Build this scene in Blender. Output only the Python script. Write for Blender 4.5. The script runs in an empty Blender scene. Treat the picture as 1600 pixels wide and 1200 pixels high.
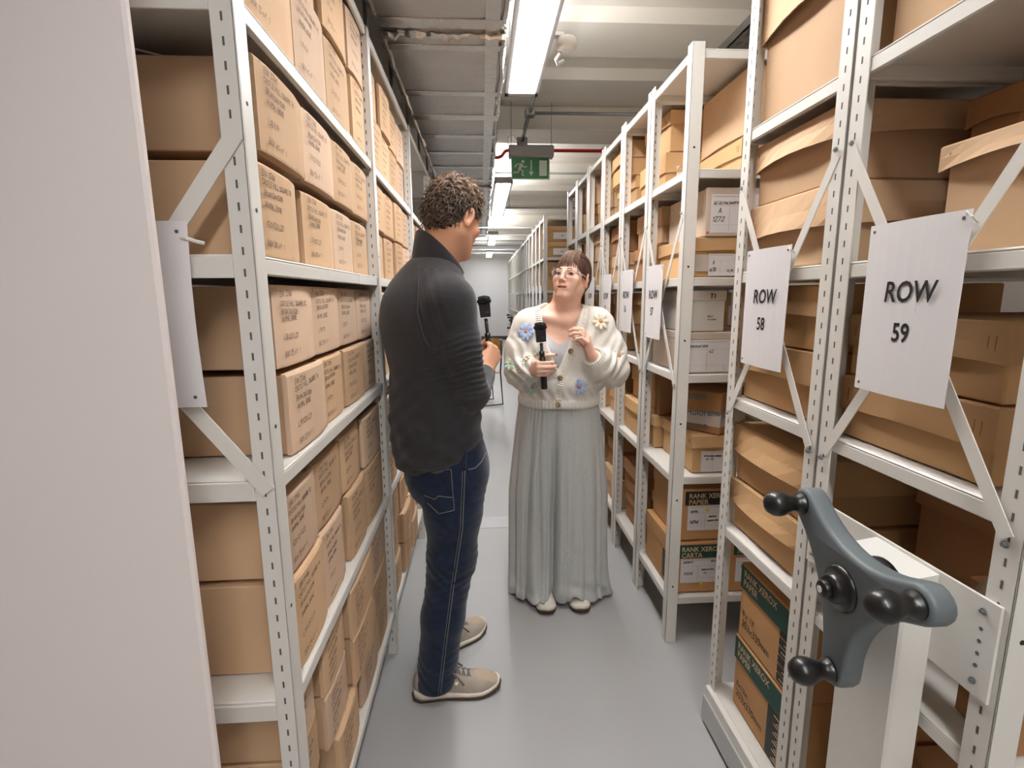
import bpy, bmesh, math, random
import numpy as np
from mathutils import Vector, Matrix, Euler
from mathutils.bvhtree import BVHTree

# ------------------------------------------------------------------ scene, camera, light, exposure
scene = bpy.context.scene
COL = scene.collection
PI = math.pi
R = math.radians

cam_d = bpy.data.cameras.new('camera')
cam = bpy.data.objects.new('camera', cam_d)
COL.objects.link(cam)
cam_d.sensor_fit = 'HORIZONTAL'
cam_d.sensor_width = 36.0
cam_d.lens = 803.0 / 1600.0 * 36.0
cam_d.clip_start = 0.02
# columns: camera right, up, back in world axes
cam_right = Vector((0.998, -0.059, -0.008))
cam_fwd = Vector((0.0573, 0.984, -0.1688)).normalized()
cam_right = (cam_right - cam_fwd * cam_right.dot(cam_fwd)).normalized()
cam_up = cam_right.cross(cam_fwd).normalized()
cam.matrix_world = Matrix(((cam_right.x, cam_up.x, -cam_fwd.x, 0.0),
                           (cam_right.y, cam_up.y, -cam_fwd.y, 0.0),
                           (cam_right.z, cam_up.z, -cam_fwd.z, 1.42),
                           (0, 0, 0, 1)))
scene.camera = cam

world = bpy.data.worlds.new('world')
scene.world = world
world.use_nodes = True
world.node_tree.nodes['Background'].inputs[0].default_value = (0.9, 0.92, 1.0, 1)
world.node_tree.nodes['Background'].inputs[1].default_value = 0.02

vs = scene.view_settings
vs.view_transform = 'Standard'
vs.look = 'None'
vs.gamma = 1.0
vs.use_curve_mapping = False
vs.exposure = EXPOSURE = 0.71
CEIL_FILL = 20.0  # strength of the upward glow added to brighten the ceiling
LAMP = 27.0                      # emission of the strip-light diffusers
scene.cycles.max_bounces = 8
scene.cycles.diffuse_bounces = 5
scene.cycles.glossy_bounces = 3
scene.cycles.transparent_max_bounces = 8
scene.cycles.caustics_reflective = False
scene.cycles.caustics_refractive = False
scene.cycles.sample_clamp_indirect = 4.0

# ------------------------------------------------------------------ helpers
def srgb(r, g, b):
    def f(c):
        c = c / 255.0
        return c / 12.92 if c <= 0.04045 else ((c + 0.055) / 1.055) ** 2.4
    return (f(r), f(g), f(b), 1.0)

def mat(name, col, rough=0.6, metal=0.0, var=0.0, scale=8.0, bump=0.0, bscale=60.0, col2=None, spec=0.5, coat=0.0, stretch=None, attr=None):
    m = bpy.data.materials.new(name)
    m.use_nodes = True
    nt = m.node_tree
    b = nt.nodes['Principled BSDF']
    b.inputs['Roughness'].default_value = rough
    b.inputs['Metallic'].default_value = metal
    b.inputs['Specular IOR Level'].default_value = spec
    b.inputs['Coat Weight'].default_value = coat
    c = srgb(*col)
    b.inputs['Base Color'].default_value = c
    tc = nt.nodes.new('ShaderNodeTexCoord')
    src = tc.outputs['Object']
    if stretch:
        mp = nt.nodes.new('ShaderNodeMapping')
        mp.inputs['Scale'].default_value = stretch
        nt.links.new(src, mp.inputs[0]); src = mp.outputs[0]
    if var > 0 or col2:
        n = nt.nodes.new('ShaderNodeTexNoise')
        n.inputs['Scale'].default_value = scale
        n.inputs['Detail'].default_value = 4
        nt.links.new(src, n.inputs[0])
        ramp = nt.nodes.new('ShaderNodeValToRGB')
        c2 = srgb(*col2) if col2 else None
        ramp.color_ramp.elements[0].position = 0.3
        ramp.color_ramp.elements[1].position = 0.7
        if c2:
            ramp.color_ramp.elements[0].color = c
            ramp.color_ramp.elements[1].color = c2
        else:
            ramp.color_ramp.elements[0].color = tuple(x * (1 - var) for x in c[:3]) + (1,)
            ramp.color_ramp.elements[1].color = tuple(min(1, x * (1 + var)) for x in c[:3]) + (1,)
        nt.links.new(n.outputs[0], ramp.inputs[0])
        out = ramp.outputs[0]
        if attr == 'random':
            oi = nt.nodes.new('ShaderNodeObjectInfo')
            hs = nt.nodes.new('ShaderNodeHueSaturation')
            mr = nt.nodes.new('ShaderNodeMapRange')
            mr.inputs[3].default_value = 0.86; mr.inputs[4].default_value = 1.1
            nt.links.new(oi.outputs['Random'], mr.inputs[0])
            nt.links.new(mr.outputs[0], hs.inputs['Value'])
            nt.links.new(out, hs.inputs['Color'])
            out = hs.outputs[0]
        nt.links.new(out, b.inputs['Base Color'])
    if attr and attr != 'random':
        a = nt.nodes.new('ShaderNodeVertexColor'); a.layer_name = attr
        nt.links.new(a.outputs[0], b.inputs['Base Color'])
    if bump > 0:
        n2 = nt.nodes.new('ShaderNodeTexNoise')
        n2.inputs['Scale'].default_value = bscale
        n2.inputs['Detail'].default_value = 3
        nt.links.new(src, n2.inputs[0])
        bp = nt.nodes.new('ShaderNodeBump')
        bp.inputs['Strength'].default_value = bump
        bp.inputs['Distance'].default_value = 0.01
        nt.links.new(n2.outputs[0], bp.inputs['Height'])
        nt.links.new(bp.outputs[0], b.inputs['Normal'])
    return m

def emit(name, col, strength):
    m = bpy.data.materials.new(name)
    m.use_nodes = True
    nt = m.node_tree
    b = nt.nodes['Principled BSDF']
    b.inputs['Base Color'].default_value = (.8, .8, .8, 1)
    b.inputs['Emission Color'].default_value = srgb(*col)
    b.inputs['Emission Strength'].default_value = strength
    return m

M = {}
M['paint'] = mat('rack_paint', (222, 218, 210), 0.38, var=0.02, scale=3)
M['paint_shade'] = mat('rack_paint_grey', (186, 187, 184), 0.4, var=0.03, scale=3)
M['slot'] = mat('slot_dark', (92, 90, 86), 0.8)
M['kraft'] = mat('kraft_board', (204, 169, 133), 0.85, var=0.05, scale=5, bump=0.05, bscale=40, attr='random')
M['kraft_pink'] = mat('kraft_board_pale', (211, 180, 152), 0.85, var=0.04, scale=5, bump=0.05, bscale=40, attr='random')
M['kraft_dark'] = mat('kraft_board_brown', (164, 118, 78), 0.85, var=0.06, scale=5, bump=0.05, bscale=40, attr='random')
M['kraft_gold'] = mat('kraft_board_golden', (204, 163, 115), 0.82, var=0.05, scale=4, bump=0.06, bscale=25, attr='random')
M['pale_board'] = mat('pale_board', (205, 188, 170), 0.8, var=0.03, scale=4, attr='random')
M['white_board'] = mat('white_board', (210, 205, 196), 0.7, var=0.03, scale=6)
M['xerox_board'] = mat('xerox_board', (194, 146, 96), 0.75, var=0.06, scale=5)
M['xerox_green'] = mat('xerox_green', (18, 70, 58), 0.55, var=0.08, scale=6)
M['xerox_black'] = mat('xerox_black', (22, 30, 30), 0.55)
M['xerox_text'] = mat('xerox_text', (206, 176, 138), 0.7)
M['ink'] = mat('ink', (82, 66, 56), 0.8)
M['ink_soft'] = mat('ink_soft', (120, 108, 100), 0.8)
M['paper'] = mat('paper', (226, 222, 222), 0.75, var=0.01, scale=4)
M['black_print'] = mat('black_print', (14, 14, 15), 0.6)
M['wall'] = mat('wall_paint', (232, 222, 217), 0.7, var=0.012, scale=2, bump=0.04, bscale=30)
M['wall_far'] = mat('wall_far_paint', (206, 205, 205), 0.75, var=0.01, scale=2)
M['ceil'] = mat('ceiling_paint', (236, 229, 217), 0.85, var=0.03, scale=1.5, bump=0.05, bscale=20)
M['steel'] = mat('galvanised_steel', (150, 150, 148), 0.42, metal=0.7, var=0.1, scale=14)
M['dark_steel'] = mat('dark_steel', (110, 108, 104), 0.5, metal=0.5, var=0.1, scale=10)
M['screw'] = mat('zinc_screw', (170, 172, 172), 0.3, metal=0.9)
M['fixture'] = mat('fixture_grey', (160, 157, 155), 0.5, var=0.02)
M['diffuser'] = emit('lamp_diffuser', (249, 250, 252), LAMP)
M['ceiling_fill'] = emit('added_ceiling_glow', (249, 250, 252), CEIL_FILL)
M['plastic_white'] = mat('white_plastic', (228, 224, 218), 0.4)
M['red'] = mat('red_pipe_paint', (190, 38, 36), 0.4)
M['exit_green'] = mat('exit_green', (16, 122, 52), 0.4)
M['exit_white'] = mat('exit_pale', (222, 232, 220), 0.5)
M['black_plastic'] = mat('black_plastic', (20, 19, 19), 0.34, coat=0.2)
M['teal'] = mat('wheel_grey_blue', (102, 109, 112), 0.45, var=0.02, scale=20)
M['black_trim'] = mat('dark_trim', (60, 60, 62), 0.5)
M['tape'] = mat('clear_tape', (196, 186, 176), 0.25, var=0.06, scale=25)
M['yellow'] = mat('yellow_dot', (226, 206, 40), 0.6)
M['red_dot'] = mat('red_dot', (205, 80, 60), 0.6)
M['tape_print'] = mat('tape_print', (96, 110, 122), 0.5)
M['wood'] = mat('plywood', (188, 140, 78), 0.5, var=0.08, scale=6, stretch=(1, 1, 8))
M['shrink'] = mat('plastic_wrap', (200, 186, 160), 0.15, var=0.08, scale=18, bump=0.4, bscale=14)

def floor_material():
    m = mat('floor_paint', (168, 167, 166), 0.42, var=0.04, scale=1.6, bump=0.012, bscale=18, spec=0.45)
    return m
M['floor'] = floor_material()

def foil_material():
    m = bpy.data.materials.new('duct_foil')
    m.use_nodes = True
    nt = m.node_tree
    b = nt.nodes['Principled BSDF']
    b.inputs['Metallic'].default_value = 0.65
    tc = nt.nodes.new('ShaderNodeTexCoord')
    n = nt.nodes.new('ShaderNodeTexNoise'); n.inputs['Scale'].default_value = 7; n.inputs['Detail'].default_value = 5
    nt.links.new(tc.outputs['Object'], n.inputs[0])
    r = nt.nodes.new('ShaderNodeValToRGB')
    r.color_ramp.elements[0].color = srgb(176, 172, 168); r.color_ramp.elements[1].color = srgb(208, 204, 200)
    nt.links.new(n.outputs[0], r.inputs[0]); nt.links.new(r.outputs[0], b.inputs['Base Color'])
    mr = nt.nodes.new('ShaderNodeMapRange'); mr.inputs[3].default_value = 0.28; mr.inputs[4].default_value = 0.5
    nt.links.new(n.outputs[0], mr.inputs[0]); nt.links.new(mr.outputs[0], b.inputs['Roughness'])
    n2 = nt.nodes.new('ShaderNodeTexNoise'); n2.inputs['Scale'].default_value = 16; n2.inputs['Detail'].default_value = 4
    nt.links.new(tc.outputs['Object'], n2.inputs[0])
    bp = nt.nodes.new('ShaderNodeBump'); bp.inputs['Strength'].default_value = 0.35; bp.inputs['Distance'].default_value = 0.01
    nt.links.new(n2.outputs[0], bp.inputs['Height']); nt.links.new(bp.outputs[0], b.inputs['Normal'])
    return m
M['foil'] = foil_material()
M['foil_tape'] = mat('foil_tape', (205, 200, 194), 0.2, metal=0.75, var=0.05, scale=20, bump=0.25, bscale=30)

class MB:
    """collects geometry for one mesh"""
    def __init__(s): s.v = []; s.f = []
    def add(s, vs_, fs):
        o = len(s.v); s.v.extend([tuple(p) for p in vs_]); s.f.extend([tuple(i + o for i in f) for f in fs]); return s
    def box(s, x0, x1, y0, y1, z0, z1, c=0.0, rot=None, piv=None):
        if x0 > x1: x0, x1 = x1, x0
        if y0 > y1: y0, y1 = y1, y0
        if z0 > z1: z0, z1 = z1, z0
        c = min(c, (x1 - x0) * .45, (y1 - y0) * .45, (z1 - z0) * .45)
        if c <= 0:
            vs_ = [(x, y, z) for x in (x0, x1) for y in (y0, y1) for z in (z0, z1)]
            fs = [(0, 1, 3, 2), (4, 6, 7, 5), (0, 4, 5, 1), (2, 3, 7, 6), (0, 2, 6, 4), (1, 5, 7, 3)]
        else:
            vs_ = []; idx = {}
            for i in (0, 1):
                for j in (0, 1):
                    for k in (0, 1):
                        X = (x0, x1)[i]; Y = (y0, y1)[j]; Z = (z0, z1)[k]
                        sx = c if i == 0 else -c; sy = c if j == 0 else -c; sz = c if k == 0 else -c
                        for a, p in (('x', (X, Y + sy, Z + sz)), ('y', (X + sx, Y, Z + sz)), ('z', (X + sx, Y + sy, Z))):
                            idx[(i, j, k, a)] = len(vs_); vs_.append(p)
            fs = []
            for i in (0, 1):
                q = [idx[(i, j, k, 'x')] for j, k in ((0, 0), (1, 0), (1, 1), (0, 1))]; fs.append(q if i else q[::-1])
                q = [idx[(j, i, k, 'y')] for j, k in ((0, 0), (1, 0), (1, 1), (0, 1))]; fs.append(q[::-1] if i else q)
                q = [idx[(j, k, i, 'z')] for j, k in ((0, 0), (1, 0), (1, 1), (0, 1))]; fs.append(q if i else q[::-1])
            for i in (0, 1):
                for j in (0, 1):
                    for (ax, key) in (('xy', lambda k: ((i, j, k, 'x'), (i, j, k, 'y'))), ('xz', lambda k: ((i, k, j, 'x'), (i, k, j, 'z'))), ('yz', lambda k: ((k, i, j, 'y'), (k, i, j, 'z')))):
                        a0, b0 = key(0); a1, b1 = key(1)
                        fs.append([idx[a0], idx[b0], idx[b1], idx[a1]])
                    for k in (0, 1):
                        pass
            for i in (0, 1):
                for j in (0, 1):
                    for k in (0, 1):
                        fs.append([idx[(i, j, k, a)] for a in 'xyz'])
        if rot is not None:
            mt = Euler(rot).to_matrix(); pv = Vector(piv if piv else ((x0 + x1) / 2, (y0 + y1) / 2, (z0 + z1) / 2))
            vs_ = [tuple(mt @ (Vector(p) - pv) + pv) for p in vs_]
        return s.add(vs_, fs)
    def tube(s, pts, rad, n=8, caps=True, closed=False):
        pts = [Vector(p) for p in pts]; m = len(pts)
        rads = rad if isinstance(rad, (list, tuple)) else [rad] * m
        vs_ = []; prev = None
        for i, p in enumerate(pts):
            if closed: t = (pts[(i + 1) % m] - pts[i - 1])
            else: t = pts[min(i + 1, m - 1)] - pts[max(i - 1, 0)]
            t = t.normalized() if t.length > 1e-9 else Vector((0, 0, 1))
            if prev is None:
                u = t.orthogonal().normalized()
            else:
                u = prev - t * prev.dot(t)
                u = u.normalized() if u.length > 1e-6 else t.orthogonal().normalized()
            prev = u; w = t.cross(u)
            for k in range(n):
                a = 2 * PI * k / n
                vs_.append(p + (u * math.cos(a) + w * math.sin(a)) * rads[i])
        fs = []
        for i in range(m if closed else m - 1):
            for k in range(n):
                j = (i + 1) % m
                fs.append((i * n + k, i * n + (k + 1) % n, j * n + (k + 1) % n, j * n + k))
        if caps and not closed:
            fs.append(tuple(range(n))[::-1]); fs.append(tuple((m - 1) * n + k for k in range(n)))
        return s.add(vs_, fs)
    def lathe(s, prof, axis_o, axis_d, n=20):
        o = Vector(axis_o); d = Vector(axis_d).normalized(); u = d.orthogonal().normalized(); w = d.cross(u)
        vs_ = []; m = len(prof)
        for (r, h) in prof:
            for k in range(n):
                a = 2 * PI * k / n
                vs_.append(o + d * h + (u * math.cos(a) + w * math.sin(a)) * max(r, 1e-5))
        fs = []
        for i in range(m - 1):
            for k in range(n):
                fs.append((i * n + k, i * n + (k + 1) % n, (i + 1) * n + (k + 1) % n, (i + 1) * n + k))
        fs.append(tuple(range(n))[::-1]); fs.append(tuple((m - 1) * n + k for k in range(n)))
        return s.add(vs_, fs)
    def prism(s, poly, h0, h1, to3):
        """extrude a 2-D polygon; to3(u, v, h) gives the 3-D point"""
        n = len(poly)
        vs_ = [to3(u, v, h0) for u, v in poly] + [to3(u, v, h1) for u, v in poly]
        fs = [tuple(range(n))[::-1], tuple(range(n, 2 * n))] + [(i, (i + 1) % n, n + (i + 1) % n, n + i) for i in range(n)]
        return s.add(vs_, fs)
    def bar(s, a, b, w, t, nrm):
        """flat strip from a to b, width w in the plane, thickness t along nrm"""
        a = Vector(a); b = Vector(b); n = Vector(nrm).normalized(); d = (b - a).normalized(); q = n.cross(d).normalized()
        vs_ = []
        for p in (a, b):
            for i, j in ((-1, -1), (1, -1), (1, 1), (-1, 1)):
                vs_.append(p + q * (w / 2 * i) + n * (t / 2 * j))
        return s.add(vs_, [(0, 1, 2, 3)[::-1], (4, 5, 6, 7), (0, 1, 5, 4), (1, 2, 6, 5), (2, 3, 7, 6), (3, 0, 4, 7)])
    def mesh(s, name, material, smooth=False):
        me = bpy.data.meshes.new(name)
        me.from_pydata(s.v, [], s.f)
        bm = bmesh.new(); bm.from_mesh(me)
        bmesh.ops.recalc_face_normals(bm, faces=bm.faces)
        bm.to_mesh(me); bm.free()
        if material is not None: me.materials.append(material)
        if smooth: me.shade_smooth()
        return me
    def build(s, name, material, parent=None, smooth=False):
        return link(name, s.mesh(name, material, smooth), parent)

def link(name, me, parent=None):
    o = bpy.data.objects.new(name, me)
    COL.objects.link(o)
    if parent is not None:
        o.parent = parent
        if parent.get('_base'):
            o.location = -Vector(parent['_base'])
        elif parent.parent is not None and parent.parent.get('_base'):
            pass
    return o

def thing(name, label, cat, base=(0, 0, 0), group=None):
    """an Empty standing at the thing's base; parts are built in world coordinates and hung under it"""
    o = bpy.data.objects.new(name, None)
    COL.objects.link(o)
    o.location = base
    o['_base'] = tuple(float(c) for c in base)
    o['label'] = label; o['category'] = cat
    if group: o['group'] = group
    return o

def tag(o, label, cat, group=None):
    o['label'] = label; o['category'] = cat
    if group: o['group'] = group
    return o

def struct(name, mb, m):
    o = mb.build(name, m); o['kind'] = 'structure'; return o

def dup(root, loc, rotz=0.0, label=None, group=None):
    r = root.copy(); COL.objects.link(r); r.location = loc; r.rotation_euler = (0, 0, rotz)
    if label: r['label'] = label
    if group: r['group'] = group
    for ch in list(root.children):
        c = ch.copy(); COL.objects.link(c); c.parent = r
        for g in list(ch.children):
            d = g.copy(); COL.objects.link(d); d.parent = c
    return r

def text_mesh(txt, size, bold=0.0, shear=0.0, align='CENTER', spacing=1.0):
    cu = bpy.data.curves.new('lettering', 'FONT')
    cu.body = txt; cu.size = size; cu.offset = bold; cu.shear = shear
    cu.align_x = align; cu.align_y = 'CENTER'; cu.space_character = spacing
    cu.resolution_u = 3
    o = bpy.data.objects.new('lettering', cu)
    COL.objects.link(o)
    dg = bpy.context.evaluated_depsgraph_get()
    me = bpy.data.meshes.new_from_object(o.evaluated_get(dg))
    bpy.data.objects.remove(o); bpy.data.curves.remove(cu)
    return me

def place_text(txt, size, origin, ux, uy, material, parent, bold=0.0, shear=0.0, align='CENTER', sx=1.0, name='lettering', spacing=1.0):
    """text on a plane: origin, unit right ux, unit up uy (world)"""
    me = text_mesh(txt, size, bold, shear, align, spacing)
    ux = Vector(ux).normalized(); uy = Vector(uy).normalized(); n = ux.cross(uy)
    mt = Matrix(((ux.x * sx, uy.x, n.x, origin[0]), (ux.y * sx, uy.y, n.y, origin[1]), (ux.z * sx, uy.z, n.z, origin[2]), (0, 0, 0, 1)))
    me.transform(mt)
    me.materials.clear(); me.materials.append(material)
    return link(name, me, parent)

# single-stroke handwriting
GL = {'A': '00 26 40|12 32', 'B': '00 06 36 44 33 03|33 42 30 00', 'C': '45 26 05 01 20 41', 'D': '00 06 26 44 42 20 00', 'E': '40 00 06 46|03 33',
      'F': '00 06 46|03 33', 'G': '45 26 05 01 20 41 43 23', 'H': '00 06|40 46|03 43', 'I': '20 26', 'J': '46 41 20 01', 'K': '00 06|46 03 40', 'L': '06 00 40',
      'M': '00 06 23 46 40', 'N': '00 06 40 46', 'O': '20 02 04 26 44 42 20', 'P': '00 06 36 45 43 03', 'Q': '20 02 04 26 44 42 20|22 50', 'R': '00 06 36 44 03|23 40',
      'S': '45 26 05 14 32 41 20 01', 'T': '06 46|26 20', 'U': '06 01 20 41 46', 'V': '06 20 46', 'W': '06 10 24 30 46', 'X': '00 46|06 40', 'Y': '06 23 46|23 20', 'Z': '06 46 00 40',
      '0': '20 02 04 26 44 42 20', '1': '15 26 20', '2': '05 26 45 00 40', '3': '06 46 24 43 41 20 01', '4': '30 36 01 41', '5': '46 06 04 34 42 30 00', '6': '46 03 01 20 41 33 03',
      '7': '06 46 10', '8': '23 05 26 45 23 01 20 41 23', '9': '43 13 05 26 45 43 30', '|': '2. 26', ',': '21 10', 'o': '20 02 24 42 20', 'f': '45 36 20|04 34', '-': '13 33', '.': '20 21', '/': '00 46'}
def handwriting(mb, lines, o, ux, uy, h, lh, w, rng, lift=0.0006):
    """strokes on the plane through o; each line drawn downwards from o"""
    o = Vector(o); ux = Vector(ux); uy = Vector(uy); n = ux.cross(uy) * lift
    for li, (ln, indent, hs) in enumerate(lines):
        x = indent + rng.uniform(-.003, .003); yb = -li * lh + rng.uniform(-.002, .002); slope = rng.uniform(-.02, .05)
        hh = h * hs
        for ch in ln:
            if ch == ' ': x += hh * .45; continue
            g = GL.get(ch)
            jx = rng.uniform(.85, 1.15); jy = rng.uniform(.85, 1.1)
            if g:
                for st in g.split('|'):
                    pp = []
                    for tk in st.split():
                        a = float(tk[0]); b = -1.0 if tk[1] == '.' else float(tk[1])
                        pp.append((x + a / 6.5 * hh * jx + b / 6 * hh * .12, yb + slope * x + b / 6 * hh * jy))
                    for (a, b), (c, d) in zip(pp, pp[1:]):
                        dx, dy = c - a, d - b; L = math.hypot(dx, dy) or 1e-6
                        px_, py_ = -dy / L * w / 2, dx / L * w / 2; ex, ey = dx / L * w * .3, dy / L * w * .3
                        q = [(a - ex + px_, b - ey + py_), (a - ex - px_, b - ey - py_), (c + ex - px_, d + ey - py_), (c + ex + px_, d + ey + py_)]
                        mb.add([o + ux * s_ + uy * t_ + n for s_, t_ in q], [(0, 1, 2, 3)])
            x += hh * (.78 if ch not in 'I|1.' else .5)
# ------------------------------------------------------------------ the setting
XL, XR = -0.36, 0.735            # rack front planes left and right of the aisle
ZC = 3.12
struct('floor', MB().box(-3.2, 3.4, -4.5, 17.0, -0.08, 0.0), M['floor'])
struct('trim_1', MB().box(XL + .02, XR - .02, 3.0, 3.16, 0.0, 0.0016), mat('floor_joint', (178, 178, 180), 0.4, var=0.04))
# painted concrete soffit with shallow ribs across the aisle
mb = MB(); prof = []
y = -4.5
while y < 17.0:
    prof += [(y, ZC), (y + .30, ZC), (y + .34, ZC - .07), (y + .80, ZC - .07), (y + .84, ZC)]
    y += .84
prof.append((17.0, ZC))
n = len(prof)
vs_ = [(-3.2, a, b) for a, b in prof] + [(3.4, a, b) for a, b in prof]
mb.add(vs_, [(i, i + 1, n + i + 1, n + i) for i in range(n - 1)])
mb.box(-3.2, 3.4, -4.5, 17.0, ZC + .01, ZC + .1)
struct('ceiling', mb, M['ceil'])
mb = MB()                         # one deep downstand beam near the exit sign
mb.box(-3.2, 3.4, 5.0, 5.45, ZC - .2, ZC, .006)
struct('trim_2', mb, M['ceil'])
struct('wall_left', MB().box(-3.3, -3.2, -4.5, 17.0, 0, ZC + .1), M['wall'])
struct('wall_right', MB().box(3.4, 3.5, -4.5, 17.0, 0, ZC + .1), M['wall'])
struct('wall_back', MB().box(-3.3, 3.5, 16.9, 17.0, 0, ZC + .1), M['wall_far'])
struct('wall_front', MB().box(-3.3, 3.5, -4.6, -4.5, 0, ZC + .1), M['wall'])
struct('baseboard_back', MB().box(-3.2, 3.4, 16.87, 16.9, 0, .13, .004), M['black_trim'])
struct('wall_near', MB().box(-3.2, -.4355, .735, .75, 0, ZC, .004), M['wall'])
struct('wall_side', MB().box(-3.2, -.42, 7.6, 7.72, 0, ZC), M['wall_far'])

# ------------------------------------------------------------------ racks
def slots(parent, pts_fn, zs):
    """punched slots, one small dark pocket each, joined into one piece per post"""
    mb = MB()
    for z in zs: pts_fn(mb, z)
    o = mb.build('perforations', M['slot'], parent); o['kind'] = 'stuff'
    return o

def tray(x0, x1, y0, y1, z, h=.032, c=.0025):
    """folded sheet shelf: top sheet and four lips, hollow below"""
    mb = MB()
    mb.box(x0, x1, y0, y1, z - .006, z, c)
    mb.box(x0, x0 + .012, y0, y1, z - h, z - .004, c); mb.box(x1 - .012, x1, y0, y1, z - h, z - .004, c)
    mb.box(x0, x1, y0, y0 + .012, z - h, z - .004, c); mb.box(x0, x1, y1 - .012, y1, z - h, z - .004, c)
    return mb

LZ = [.19, .675, 1.11, 1.49, 1.88]           # left shelf tops
LTOP = 2.30
BAYS = [(.87, 1.885), (1.885, 2.885), (2.885, 3.885), (3.885, 4.885)]
def left_post(parent, y, first, detail=True):
    """angle post: one punched flange faces along the aisle, one plain flange faces the aisle"""
    mb = MB()
    mb.box(XL - .036, XL, y, y + .0035, 0, LTOP, .001)
    mb.box(XL - .004, XL, y, y + .042, 0, LTOP, .0015)
    p = mb.build('post', M['paint'], parent)
    if detail:
        def f(b, z):
            b.box(XL - .0200, XL - .0168, y - .0006, y + .001, z, z + .0125)
        slots(p, f, [.06 + .034 * i for i in range(65)])
        hb = MB()
        for z in (.24, .86, 1.2, 1.56, 1.72, 2.1):
            hb.lathe([(.0035, 0), (.0035, .0006)], (XL, y + .02, z), (1, 0, 0), 10)
        hb.build('hole', M['black_plastic'], p)
    return p
LD = 0.46                                      # depth of the left shelving
for bi, (ya, yb) in enumerate(BAYS):
    nm = ['nearest', 'second', 'third', 'fourth'][bi]
    t = thing('shelving_unit', f'{nm} pale metal shelving bay on the left of the aisle, full of archive boxes' if bi < 3 else 'fourth pale metal shelving bay on the left, beyond the man', 'shelving', (XL - LD / 2, (ya + yb) / 2, 0), 'left shelving bays')
    left_post(t, ya, bi == 0)
    if bi == 3: left_post(t, yb - .042, False)
    bk = MB().box(XL - LD, XL - LD + .036, ya, ya + .004, 0, LTOP).box(XL - LD, XL - LD + .004, ya, ya + .04, 0, LTOP); bk.build('post', M['paint'], t)
    for z in LZ + [LTOP]:
        o = tray(XL - LD, XL - .0045, ya + .006, yb - .002, z).build('shelf', M['paint'], t)
    # folded end beams across the frame
    for z in LZ:
        MB().box(XL - LD + .03, XL - .036, ya - .001, ya + .004, z - .038, z - .004, .001).build('end_beam', M['paint'], t)
    if bi == 0:
        cx = XL - LD / 2 + .03
        for s in (-1, 1):
            MB().bar((XL - .012, ya - .003, 1.38 + s * .29), (XL - LD + .012, ya - .004, 1.38 - s * .29), .026, .0025, (0, 1, 0)).build('brace', M['paint'], t)
        MB().bar((XL - .04, ya + .30, 1.845), (XL - LD + .05, ya + .02, 1.845), .032, .003, (0, 0, 1)).build('brace', M['paint'], t)
    else:
        MB().bar((XL - .012, ya + .010, 1.72), (XL - LD + .012, ya + .010, 1.1), .026, .0025, (0, 1, 0)).build('brace', M['paint'], t)
    # small shelf-edge labels
    for (yy, z) in {0: ((1.60, 1.49), (1.62, 1.11), (1.55, 1.88)), 1: ((2.5, .675),)}.get(bi, ()):
        MB().box(XL - .005, XL - .0038, yy, yy + .055, z - .030, z - .004).build('shelf_ticket', M['paper'], t)

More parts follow.
